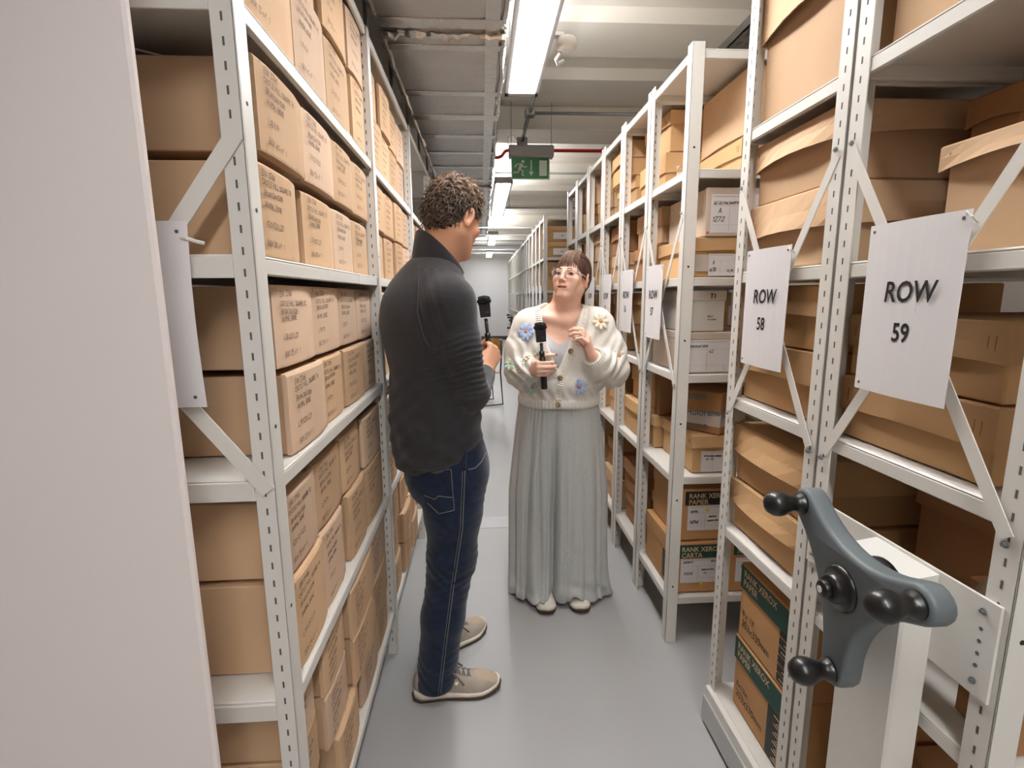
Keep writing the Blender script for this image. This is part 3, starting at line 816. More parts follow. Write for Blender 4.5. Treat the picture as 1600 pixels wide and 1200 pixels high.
t = thing('archive_carton', 'grey-buff box with a large ruled label, middle shelf of ROW 57', 'box', (.86, 2.05, 1.122), G57)
MB().box(.764, 1.02, 1.905, 2.25, 1.122, 1.276, .003).build('base', M['pale_board'], t)
MB().box(.762, 1.022, 1.9035, 2.252, 1.25, 1.278, .003).build('lid', M['pale_board'], t)
paper_label(t, (.778, 1.904, 1.128), (1, 0, 0), (0, 0, 1), .215, .122, [('EXCAVATIONS', .06, .78, .85), ('38', .82, .83, .8), ('62', .40, .60, 1.1)], rg, dots=[(-.03, -.01, 'red_dot')])
t = thing('whitewashed_box', 'white box marked Ti standing on the labelled box in ROW 57', 'box', (.86, 2.08, 1.28), G57)
MB().box(.775, .925, 1.92, 2.26, 1.28, 1.432, .004).build('base', M['white_board'], t)
MB().box(.772, .928, 1.917, 2.263, 1.395, 1.436, .004).build('lid', M['white_board'], t)
mb = MB(); handwriting(mb, [('TI', 0, 1)], (.865, 1.9165, 1.405), (1, 0, 0), (0, 0, 1), .017, .01, .004, rg)
handwriting(mb, [('BAG 4', 0, 1), ('OF 12 BAGS', .004, .8)], (.855, 1.9195, 1.335), (1, 0, 0), (0, 0, 1), .006, .011, .0012, rg)
mb.build('handwriting', M['ink'], t)
t = thing('archive_carton', 'pale box with ruled label A 1272, second-highest shelf of ROW 57', 'box', (.93, 2.08, 1.632), G57)
MB().box(.826, 1.10, 1.925, 2.28, 1.632, 1.800, .003).build('base', M['pale_board'], t)
MB().box(.824, 1.102, 1.905, 1.925, 1.630, 1.802, .003).build('end_panel', M['pale_board'], t)
paper_label(t, (.842, 1.905, 1.643), (1, 0, 0), (0, 0, 1), .19, .135, [('AU-AS POLSWORTH', .04, .73, .85), ('A', .15, .50, 1.7), ('1272', .04, .28, 1.7), ('PLIN', .62, .55, 1.3)], rg, dots=[(-.05, 0, 'red_dot')])
t = lidded_box(.782, 1.10, 1.91, 2.28, 1.484, 1.628, .052, 'tan lidded box mended with tape under the A 1272 box', 'kraft_gold', .003, group=G57)
MB().box(.795, .845, 1.907, 1.911, 1.505, 1.565).build('tape_patch', M['tape'], t)
paper_label(t, (.845, 1.908, 1.488), (1, 0, 0), (0, 0, 1), .12, .08, [('A', .1, .5, 1.2), ('610', .05, .2, 1.3), ('PLIN', .6, .2, .8)], rg, dots=[(.86, 1.12, 'yellow'), (-.5, .1, 'red_dot')])
lidded_box(.94, 1.3, 1.90, 2.285, 1.863, 1.972, .062, 'golden lidded box on the top shelf of ROW 57', 'kraft_gold', .004, group=G57)
lidded_box(.955, 1.3, 1.905, 2.285, 1.975, 2.21, .235 - .01, 'large tan box, topmost in ROW 57', 'kraft', .002, staple=False, group=G57)
lidded_box(.775, .80, 2.0, 2.28, 1.122, 1.27, .03, 'thin upright board box behind the ROW 57 brace', 'kraft', .002, staple=False, group=G57) if False else None

# end boxes of the rows beyond: every shelf shows one or two lidded boxes
rg2 = random.Random(11)
NUMW = {56: 'ROW 56, just beyond ROW 57', 55: 'the third row beyond the gap', 54: 'the fourth row beyond the gap', 53: 'the fifth row beyond the gap', 52: 'the sixth row beyond the gap'}
for k in (56, 55, 54, 53, 52):
    y0, y1 = ROWS[k]
    for sh, z in enumerate(RZ):
        ztop = (RZ + [RTOP])[sh + 1] - .05
        nb = 2
        hh = min(.17, (ztop - z) / nb - .004)
        if sh == 0: hh = .17
        for b in range(nb):
            x0 = XR + .03 + rg2.uniform(0, .05) + (.05 if k == 56 and sh == 4 else 0)
            m = rg2.choice(['kraft_gold', 'kraft', 'kraft_gold', 'kraft_dark'])
            t = lidded_box(x0, x0 + .38, y0 + .022, y1 - .022 - rg2.uniform(0, .03), z + .002 + b * (hh + .003), z + .002 + b * (hh + .003) + hh, hh * rg2.choice([.4, .5, .35]), f'{["lower", "upper"][b]} lidded box, {SHN[sh]} shelf, end of {NUMW[k]}', m, .006, staple=False, group='lidded boxes in the row ends beyond the gap')
            if (k, sh, b) in ((56, 4, 0),):
                paper_label(t, (x0 + .05, y0 + .0215, z + .03), (1, 0, 0), (0, 0, 1), .10, .085, [('BULK', .1, .5, .8)], rg2)
for i in range(4):
    y0, y1 = FAR[i]
    for sh, z in enumerate(RZ):
        ztop = (RZ + [2.33])[sh + 1] - .05
        hh = min(.175, (ztop - z) / 2 - .004)
        for b in range(2):
            x0 = XR + .035
            t = lidded_box(x0, x0 + .36, y0 + .025, y1 - .03, z + .002 + b * (hh + .003), z + .002 + b * (hh + .003) + hh, hh * .3, f'{["lower", "upper"][b]} small distant box, {SHN[sh]} shelf, {ORD[i]} row of the far block', 'kraft_gold' if i == 0 else 'kraft_dark', .002, staple=False, group='distant boxes in the far block')
            if i == 0 and sh >= 3:
                paper_label(t, (x0 + .08, y0 + .025, z + .03 + b * (hh + .003)), (1, 0, 0), (0, 0, 1), .18, .075, [('BOX', .5, .4, 1.5)], rg2)

# wrapped parcel and board box past the near post of ROW 59
t = lidded_box(.70, .90, .40, .58, .30, .78, .10, 'brown board box at the right edge in front of ROW 59', 'kraft_dark', .004, group=None) if False else None
# ------------------------------------------------------------------ ceiling services
LX = .262
def strip_light(y0, y1, z, label):
    t = thing('strip_light', label, 'light', (LX, (y0 + y1) / 2, z), 'strip lights along the aisle')
    mb = MB()
    mb.box(LX - .098, LX + .098, y0, y1, z + .004, z + .06, .006)
    mb.box(LX - .098, LX - .08, y0, y1, z, z + .01).box(LX + .08, LX + .098, y0, y1, z, z + .01)
    mb.box(LX - .098, LX + .098, y0, y0 + .05, z, z + .01).box(LX - .098, LX + .098, y1 - .05, y1, z, z + .01)
    mb.build('housing', M['fixture'], t)
    MB().box(LX - .074, LX + .074, y0 + .05, y1 - .07, z - .003, z + .004).build('diffuser', M['diffuser'], t)
    MB().box(LX - .07, LX + .07, y0 + .08, y1 - .08, z + .058, z + .063).build('added_top_glow', M['ceiling_fill'], t)  # unseen glowing strip added on the housing top to brighten the ceiling
    for yy in (y0 + .1, y1 - .1):
        MB().tube([(LX - .07, yy, z + .06), (LX - .07, yy, ZC)], .0022, 6).tube([(LX + .07, yy, z + .06), (LX + .07, yy, ZC)], .0022, 6).build('hanger_wire', M['steel'], t)
    return t
LZZ = 2.60
for (a, b, lb) in ((1.0, 3.33, 'nearest bright strip light hanging over the man and woman'), (5.70, 8.05, 'second strip light, hanging just past the exit sign'), (10.3, 12.5, 'third strip light, small and far down the aisle'), (14.3, 16.3, 'farthest strip light near the end wall'), (-3.0, -.02, 'strip light over the aisle behind the viewpoint')):
    strip_light(a, b, LZZ, lb)
LX = .262
MB0 = MB
# motion sensor on the light, conduit and boxes
t = thing('motion_sensor', 'white round sensor on a bracket beside the nearest strip light', 'sensor', (LX + .175, 2.72, 2.64))
MB().lathe([(.02, .0), (.048, .006), (.05, .03), (.044, .05), (.02, .058)], (LX + .175, 2.72, 2.60), (0, 0, 1), 20).build('body', M['plastic_white'], t, True)
MB().tube([(LX + .15, 2.75, 2.60), (LX + .135, 2.79, 2.585), (LX + .15, 2.83, 2.58), (LX + .18, 2.84, 2.60)], .009, 8).build('hook', M['plastic_white'], t, True)
MB().box(LX + .09, LX + .16, 2.70, 2.74, 2.655, 2.67).build('bracket', M['plastic_white'], t)
tag(MB().tube([(.42, 2.70, 2.86), (.415, 4.35, 2.86)], .012, 10).build('conduit', M['steel'], None, True), 'steel conduit running along the aisle beside the strip light', 'conduit')
t = thing('junction_box', 'small steel junction box where the conduits meet below the ceiling', 'box', (.415, 4.40, 2.84))
MB().box(.375, .455, 4.36, 4.44, 2.835, 2.885, .006).build('body', M['steel'], t)
MB().lathe([(.03, 0), (.03, .006)], (.415, 4.40, 2.835), (0, 0, -1), 14).build('lid', M['dark_steel'], t)
tag(MB().tube([(.45, 4.40, 2.86), (3.3, 4.40, 2.86)], .013, 10).build('conduit', M['steel'], None, True), 'steel conduit crossing towards the right hand racks', 'conduit')
tag(MB().tube([(.405, 4.46, 2.84), (.40, 4.95, 2.815)], .016, 10).build('conduit', M['steel'], None, True), 'short steel stub leading to the small grey box', 'conduit')
t = thing('junction_box', 'small grey cable box above the exit sign', 'box', (.40, 4.98, 2.78))
MB().box(.352, .448, 4.95, 5.0, 2.75, 2.84, .006).build('body', M['fixture'], t)
MB().lathe([(.018, 0), (.018, .02)], (.40, 4.975, 2.75), (0, 0, -1), 12).build('gland', M['plastic_white'], t)
for (yy, zz, lb) in ((6.75, 2.93, 'thin steel conduit across the ceiling beyond the exit sign'), (9.0, 2.88, 'far thin steel conduit across the ceiling')):
    tag(MB().tube([(.2, yy, zz), (3.3, yy, zz)], .013, 8).tube([(.5, yy, zz), (.5, yy, ZC)], .006, 6).tube([(2., yy, zz), (2., yy, ZC)], .006, 6).build('conduit', M['steel'], None, True), lb, 'conduit')
t = thing('fire_pipe', 'red sprinkler pipe crossing the ceiling behind the exit sign', 'pipe', (1.5, 5.55, 2.86))
MB().tube([(.13, 5.5, 2.80), (.20, 5.5, 2.80), (.235, 5.5, 2.815), (.27, 5.5, 2.86), (.31, 5.5, 2.87), (3.3, 5.5, 2.87)], .017, 10).build('pipe_run', M['red'], t, True)
for x in (.7, 1.25): MB().lathe([(.024, 0), (.024, .03)], (x, 5.5, 2.87), (1, 0, 0), 12).build('coupling', M['red'], t)
t = thing('cable_strut', 'grey perforated steel strut near the ceiling above the right hand racks', 'strut', (1.42, 2.6, 2.75))
mb = MB().box(1.36, 1.50, 1.2, 3.2, 2.74, 2.746).box(1.36, 1.366, 1.2, 3.2, 2.74, 2.79).box(1.494, 1.50, 1.2, 3.2, 2.74, 2.79)
st = mb.build('channel', M['dark_steel'], t)
mb = MB()
for i in range(20):
    for xx in (1.40, 1.45): mb.box(xx - .01, xx + .01, 1.3 + i * .095, 1.34 + i * .095, 2.7385, 2.7405)
o = mb.build('perforations', M['slot'], st); o['kind'] = 'stuff'
# exit sign
t = thing('exit_sign', 'green running-man exit sign hanging below its grey light box', 'sign', (.46, 4.8, 2.44))
MB().box(.268, .664, 4.76, 4.86, 2.622, 2.724, .01).build('light_box', M['fixture'], t)
MB().box(.288, .63, 4.795, 4.805, 2.44, 2.628, .002).build('sign_plate', M['exit_white'], t)
gp = MB().box(.296, .622, 4.7935, 4.796, 2.449, 2.620).build('green_panel', M['exit_green'], t)
mb = MB(); fy = 4.7925
def poly(pts): mb.add([(a, fy, b) for a, b in pts], [tuple(range(len(pts)))])
poly([(.537, 2.470), (.605, 2.470), (.605, 2.600), (.537, 2.600)])
poly([(.460, 2.602), (.470, 2.602), (.470, 2.50), (.460, 2.50)])
poly([(.443, 2.505), (.487, 2.505), (.465, 2.470)])
mb.build('door_and_arrow', M['exit_white'], gp)
mb = MB()
mb.add([(.392 + .014 * math.cos(a), fy, 2.590 + .014 * math.sin(a)) for a in [2 * PI * i / 14 for i in range(14)]], [tuple(range(14))])
def limb(pts, w):
    for (a, b), (c, d) in zip(pts, pts[1:]):
        dx, dy = c - a, d - b; L = math.hypot(dx, dy); px_, py_ = -dy / L * w / 2, dx / L * w / 2; ex, ey = dx / L * w * .3, dy / L * w * .3
        poly([(a + px_ - ex, b + py_ - ey), (a - px_ - ex, b - py_ - ey), (c - px_ + ex, d - py_ + ey), (c + px_ + ex, d + py_ + ey)])
limb([(.377, 2.566), (.362, 2.527)], .026)
limb([(.368, 2.572), (.335, 2.567), (.322, 2.545)], .010)
limb([(.378, 2.566), (.398, 2.545), (.424, 2.548)], .010)
limb([(.358, 2.528), (.350, 2.500), (.318, 2.497), (.308, 2.500)], .012)
limb([(.364, 2.526), (.390, 2.510), (.386, 2.478), (.398, 2.472)], .012)
mb.build('running_figure', M['exit_white'], gp)
for xx in (.29, .645): MB().tube([(xx, 4.81, 2.72), (xx, 4.81, ZC)], .003, 6).build('hanger_rod', M['steel'], t)
MB().tube([(.27, 4.80, 2.72), (.255, 4.80, 2.76), (.27, 4.80, 2.80), (.31, 4.81, 2.815), (.36, 4.9, 2.78), (.40, 4.96, 2.745)], .004, 6).build('cable', M['plastic_white'], t, True)
tag(MB().lathe([(.02, .03), (.075, .02), (.085, 0), (.06, -.012), (.0, -.014)], (.46, 5.62, 2.66), (0, 0, 1), 18).build('smoke_detector', M['plastic_white'], None, True), 'white round detector by the near end of the second strip light', 'detector')
MBt = MB().tube([(.46, 5.62, 2.68), (.46, 5.62, ZC)], .008, 8)
tag(MBt.build('drop_rod', M['plastic_white'], None), 'white rod carrying the round detector from the ceiling', 'rod')

# foil-wrapped air duct over the left racks
t = thing('air_duct', 'foil-wrapped rectangular air duct running along above the left shelving', 'duct', (-.15, 5, 2.53))
D0, D1, DZ0, DZ1 = -.415, .128, 2.53, 2.86
rg = random.Random(3)
mb = MB(); ys = [-2.5 + .16 * i for i in range(80)]; ring = []
for y in ys:
    j = lambda a: rg.uniform(-a, a)
    ring.append([(D0 + j(.004), y, DZ0 + .02 + j(.004)), (D0 + .02, y, DZ0 + j(.002)), (-.25, y, DZ0 - .004 + j(.002)), (0, y, DZ0 - .003 + j(.002)), (D1 - .02, y, DZ0 + j(.003)), (D1 + j(.004), y, DZ0 + .02 + j(.006)), (D1 + j(.004), y, DZ0 + .15), (D1, y, DZ1), (D0, y, DZ1)])
m_ = len(ring[0]); vs_ = [p for r_ in ring for p in r_]; fs = []
for i in range(len(ys) - 1):
    for k in range(m_): fs.append((i * m_ + k, i * m_ + (k + 1) % m_, (i + 1) * m_ + (k + 1) % m_, (i + 1) * m_ + k))
fs += [tuple(range(m_)), tuple((len(ys) - 1) * m_ + k for k in range(m_))]
mb.add(vs_, fs); mb.build('insulation', M['foil'], t)
tapes = [-.6, .35, 1.15, 1.75, 2.30, 2.52, 3.05, 3.42, 3.82, 4.25, 4.7, 5.2, 5.75, 6.3, 6.9, 7.5, 8.2, 9.0, 9.8]
for i, y in enumerate(tapes):
    w = [.075, .05, .06, .09][i % 4]
    MB().box(D0 - .003, D1 + .003, y, y + w, DZ0 - .009, DZ0 - .002, .002).box(D1 - .001, D1 + .006, y, y + w, DZ0 + .005, DZ1).build('tape_band', M['foil_tape'], t)
for y in (2.42, 5.5, 8.8):
    mb = MB(); pts = [(D0 + (D1 - D0) * k / 24, y + rg.uniform(-.012, .012), DZ0 - .012 + rg.uniform(-.006, .004)) for k in range(25)]
    mb.tube(pts, [.012 + rg.uniform(-.004, .006) for _ in pts], 6); mb.build('crumpled_joint', M['foil_tape'], t)
for x in (D0 + .01, D1 - .005):
    pts = [(x + rg.uniform(-.005, .005), -2.4 + .12 * k, DZ0 + .002 + rg.uniform(-.006, .004)) for k in range(104)]
    MB().tube(pts, [.013 + rg.uniform(-.005, .004) for _ in pts], 6).build('edge_tape', M['foil_tape'], t)
MB().box(D1 - .09, D1 - .03, -2.4, 10, DZ0 - .008, DZ0 - .003).build('edge_tape', M['foil_tape'], t)
for y in (.6, 2.1, 3.6, 5.1, 6.6, 8.1):
    MB().box(D0 - .03, D1 + .03, y, y + .035, DZ1, DZ1 + .035).tube([(D0 - .02, y + .017, DZ1), (D0 - .02, y + .017, ZC)], .006, 6).tube([(D1 + .02, y + .017, DZ1), (D1 + .02, y + .017, ZC)], .006, 6).build('hanger', M['steel'], t)
t = thing('pipe_run', 'steel service rail on brackets between the left shelving and the duct', 'pipe', (-.395, 3, 2.42))
MB().box(-.46, -.425, .0, 6.0, 2.40, 2.44, .004).build('rail', M['dark_steel'], t)
for y in [.5 + .6 * i for i in range(9)]:
    MB().box(-.45, -.435, y, y + .02, 2.44, ZC).build('bracket', M['steel'], t)

# ------------------------------------------------------------------ the crank drive on ROW 59
t = thing('crank_drive', 'grey three-armed hand wheel on a pale column fixed to ROW 59', 'hand wheel', (.62, .69, 0))
# cross plate screwed to the posts
mb = MB(); mb.prism([(1.046, .826), (.622, .822), (.622, .978), (1.046, .975)], XR - .006, XR - .001, lambda u, v, h: (h, u, v)); pl = mb.build('cross_plate', M['paint'], t)
for (yy, zz) in ((.645, .958), (.645, .845), (1.026, .955), (1.026, .848)): bolt(pl, (XR - .006, yy, zz), (-1, 0, 0), .005)
mb = MB()
for zz in (.87, .89, .91, .93):
    for yy in (.645, 1.026): mb.lathe([(.003, 0), (.003, .0006)], (XR - .0062, yy, zz), (-1, 0, 0), 8)
mb.build('hole', M['slot'], pl)
# folded column: bevelled top and front corners
CX0, CX1, CY0, CY1, CZ = .676, .729, .722, .855, .968
mb = MB(); poly2 = [(CX1, CY0), (CX0 + .004, CY0), (CX0, CY0 + .004), (CX0, CY1 - .004), (CX0 + .004, CY1), (CX1, CY1)]
n = len(poly2); vs_ = [(a, b, 0.0) for a, b in poly2] + [(a, b, CZ - (.004 if a < CX1 else -.004)) for a, b in poly2]
mb.add(vs_, [tuple(range(n)), tuple(range(n, 2 * n))] + [(i, (i + 1) % n, n + (i + 1) % n, n + i) for i in range(n)])
mb.build('column', M['paint'], t)
# wheel: three tapered arms meeting with webbed fillets, in the plane x = WX
WX = .622; WC = Vector((.770, .925)); AR = .157
angs = [R(40.3), R(156.5), R(-88.5)]       # measured in the (y, z) plane
tips_deg = angs
outline = []
def arm_pts():
    pts = []
    na = 3
    order = sorted(range(3), key=lambda i: angs[i] % (2 * PI))
    aa = [angs[i] % (2 * PI) for i in order]
    for k in range(3):
        a = aa[k]; nxt = aa[(k + 1) % 3] + (2 * PI if k == 2 else 0)
        d = Vector((math.cos(a), math.sin(a))); p = Vector((-d.y, d.x))
        tip = WC + d * AR; wr = .030
        for j in range(9):
            th = -PI / 2 + PI * j / 8
            pts.append(tip + d * (wr * math.cos(th)) + p * (wr * math.sin(th)))
        # fillet between arms
        d2 = Vector((math.cos(nxt), math.sin(nxt))); p2 = Vector((-d2.y, d2.x))
        A = tip + p * wr - d * .02; B = WC + d2 * AR - p2 * wr - d2 * .02
        mid = (a + nxt) / 2; Cc = WC + Vector((math.cos(mid), math.sin(mid))) * .040
        for j in range(1, 12):
            u = j / 12
            pts.append(A * (1 - u) ** 2 + Cc * 2 * u * (1 - u) + B * u * u)
    return pts
ap = arm_pts(); n = len(ap)
mb = MB(); lay = []
cen = WC
for (dx, sc) in ((-.0195, -.0085), (-.0185, -.0045), (-.0155, -.0012), (-.011, 0), (.010, 0), (.0165, -.002), (.019, -.006)):
    lay.append((dx, sc))
vs_ = []
for (dx, sc) in lay:
    for i, q in enumerate(ap):
        tg = (ap[(i + 1) % n] - ap[i - 1]).normalized(); nr = Vector((tg.y, -tg.x))
        qq = q + nr * sc
        vs_.append((WX + dx, qq.x, qq.y))
fs = []
for L_ in range(6):
    for i in range(n): fs.append((L_ * n + i, L_ * n + (i + 1) % n, (L_ + 1) * n + (i + 1) % n, (L_ + 1) * n + i))
fs.append(tuple(range(n))[::-1]); fs.append(tuple(range(6 * n, 7 * n)))
mb.add(vs_, fs)
wh = mb.build('wheel', M['teal'], t, True); wh.data.set_sharp_from_angle(angle=R(50))
for a in angs:
    tp = WC + Vector((math.cos(a), math.sin(a))) * (AR + .002)
    MB().lathe([(.0, -.0), (.021, .0), (.021, .006), (.0165, .012), (.0150, .020), (.0170, .028), (.0220, .038), (.0240, .048), (.0225, .059), (.016, .069), (.007, .074), (0, .0745)], (WX - .018, tp.x, tp.y), (-1, 0, 0), 24).build('knob', M['black_plastic'], wh, True)
MB().lathe([(0, 0), (.040, 0), (.040, .005), (.034, .010), (.026, .011), (.0245, .020), (.021, .024), (.016, .024)], (WX - .018, WC.x, WC.y), (-1, 0, 0), 28).build('hub_boss', M['black_plastic'], wh, True)
MB().lathe([(0, .012), (.015, .023), (.015, .034), (.012, .037), (.0075, .037), (.006, .0385), (0, .0385)], (WX - .018, WC.x, WC.y), (-1, 0, 0), 24).build('hub_cap', M['black_plastic'], wh, True)
MB().lathe([(.006, .0380), (.006, .0392)], (WX - .018, WC.x, WC.y), (-1, 0, 0), 16).build('hub_disc', M['plastic_white'], wh)
MB().lathe([(.050, 0), (.050, .010), (.040, .030), (.034, .04)], (CX0 + .002, WC.x, WC.y), (-1, 0, 0), 28).build('collar', M['black_plastic'], t, True)
drive = t
FBASE = Vector((.62, .69, 0))
for i, (k, lb) in enumerate(((1, 'small black far hand wheel, nearer of the two down the aisle'), (10, 'small black far hand wheel by the end of the racks'))):
    y0, y1 = FAR[k]
    r = thing('far_hand_wheel', lb, 'hand wheel', (.63, (y0 + y1) / 2, 0), 'far hand wheels')
    off = Vector((.0, (y0 + y1) / 2 - .770, 0))
    for ch in wh.children:
        pass
    mbc = MB(); mbc.prism([(y0 + .1, 0), (y0 + .26, 0), (y0 + .26, 1.02), (y0 + .1, 1.02)], .676, XR, lambda u, v, h: (h, u, v)); mbc.build('column', M['paint'], r)
    c = wh.copy(); c.data = wh.data.copy(); c.data.materials.clear(); c.data.materials.append(M['black_plastic']); COL.objects.link(c); c.parent = r; c.location = off - Vector(r['_base'])
    for g in list(wh.children):
        d = g.copy(); COL.objects.link(d); d.parent = c

# wrapped parcel on the low shelf inside ROW 59 seen past the near post
t = thing('wrapped_parcel', 'plastic-wrapped pale parcel on the low carton at the right edge, inside ROW 59', 'parcel', (.85, .69, .823))
mb = MB(); vs_ = []; fs = []; nu, nv = 14, 9
rg = random.Random(9)
for i in range(nv + 1):
    th = PI * i / nv
    for k in range(nu):
        a = 2 * PI * k / nu
        r_ = 1 + rg.uniform(-.06, .06)
        cx_ = math.copysign(abs(math.cos(a)) ** .6, math.cos(a)); sx_ = math.copysign(abs(math.sin(a)) ** .6, math.sin(a))
        vs_.append((.845 + .055 * cx_ * math.sin(th) ** .6 * r_, .69 + .052 * sx_ * math.sin(th) ** .6 * r_, .900 + .075 * math.cos(th) * r_))
for i in range(nv):
    for k in range(nu): fs.append((i * nu + k, i * nu + (k + 1) % nu, (i + 1) * nu + (k + 1) % nu, (i + 1) * nu + k))
mb.add(vs_, fs); mb.build('wrapping', M['shrink'], t, True)
MB().tube([(.795, .69, .93), (.80, .655, .945), (.85, .637, .95), (.90, .66, .94)], .008, 6).build('fold', M['shrink'], t, True)

# chair far down the aisle
t = thing('chair', 'plywood chair with black sled legs far down the aisle behind the man', 'chair', (.17, 6.75, 0))
mb = MB(); vs_ = []; 
for j in range(2):
    for i in range(9):
        u = i / 8 - .5
        for z in (.60, .86): vs_.append((.16 + .40 * u, 7.02 - .10 * (2 * u) ** 2 + j * .012 + (.03 if z > .7 else 0), z))
fs = []
for i in range(8):
    a = 2 * i
    fs.append((a, a + 2, a + 3, a + 1)); fs.append((18 + a, 18 + a + 1, 18 + a + 3, 18 + a + 2)); fs.append((a + 1, a + 3, 18 + a + 3, 18 + a + 1)); fs.append((a, 18 + a, 18 + a + 2, a + 2))
fs += [(0, 1, 19, 18), (16, 34, 35, 17)]
mb.add(vs_, fs); mb.build('backrest', M['wood'], t)
MB().box(-.04, .36, 6.58, 6.98, .435, .450, .006).build('seat', M['wood'], t)
for s in (-1, 1):
    x = .16 + .19 * s
    MB().tube([(x, 7.0, .85), (x, 6.97, .45), (x, 7.0, .02), (x, 6.55, .015), (x, 6.6, .43)], .010, 8).build('leg', M['black_plastic'], t, True)
MB().tube([(-.03, 6.62, .425), (.35, 6.62, .425)], .009, 8).build('cross_bar', M['black_plastic'], t)
t.rotation_euler = (0, 0, R(-72)); t.location = (-.03, 6.70, 0)
# ------------------------------------------------------------------ signed-distance modelling for the figures
def axis(*segs):
    out = []
    for lo, hi, st in segs:
        n = max(1, int(round((hi - lo) / st)))
        a = np.linspace(lo, hi, n, endpoint=False)
        out.append(a)
    out.append(np.array([segs[-1][1]]))
    return np.concatenate(out).astype(np.float32)

class Frame:
    """local axes: x = own right, y = forward, z = up"""
    def __init__(s, o, f, scale=1.0, up=(0, 0, 1), roll=0.0):
        f = Vector(f).normalized(); u = Vector(up)
        r = f.cross(u).normalized(); u = r.cross(f).normalized()
        if roll:
            q = Matrix.Rotation(roll, 3, f); r = q @ r; u = q @ u
        s.o = Vector(o); s.r, s.f, s.u = r, f, u; s.s = scale
        s.m = np.array([[r.x, f.x, u.x], [r.y, f.y, u.y], [r.z, f.z, u.z]], np.float32)
    def p(s, x, y, z): return s.o + (s.r * x + s.f * y + s.u * z) * s.s
    def d(s, x, y, z): return s.r * x + s.f * y + s.u * z

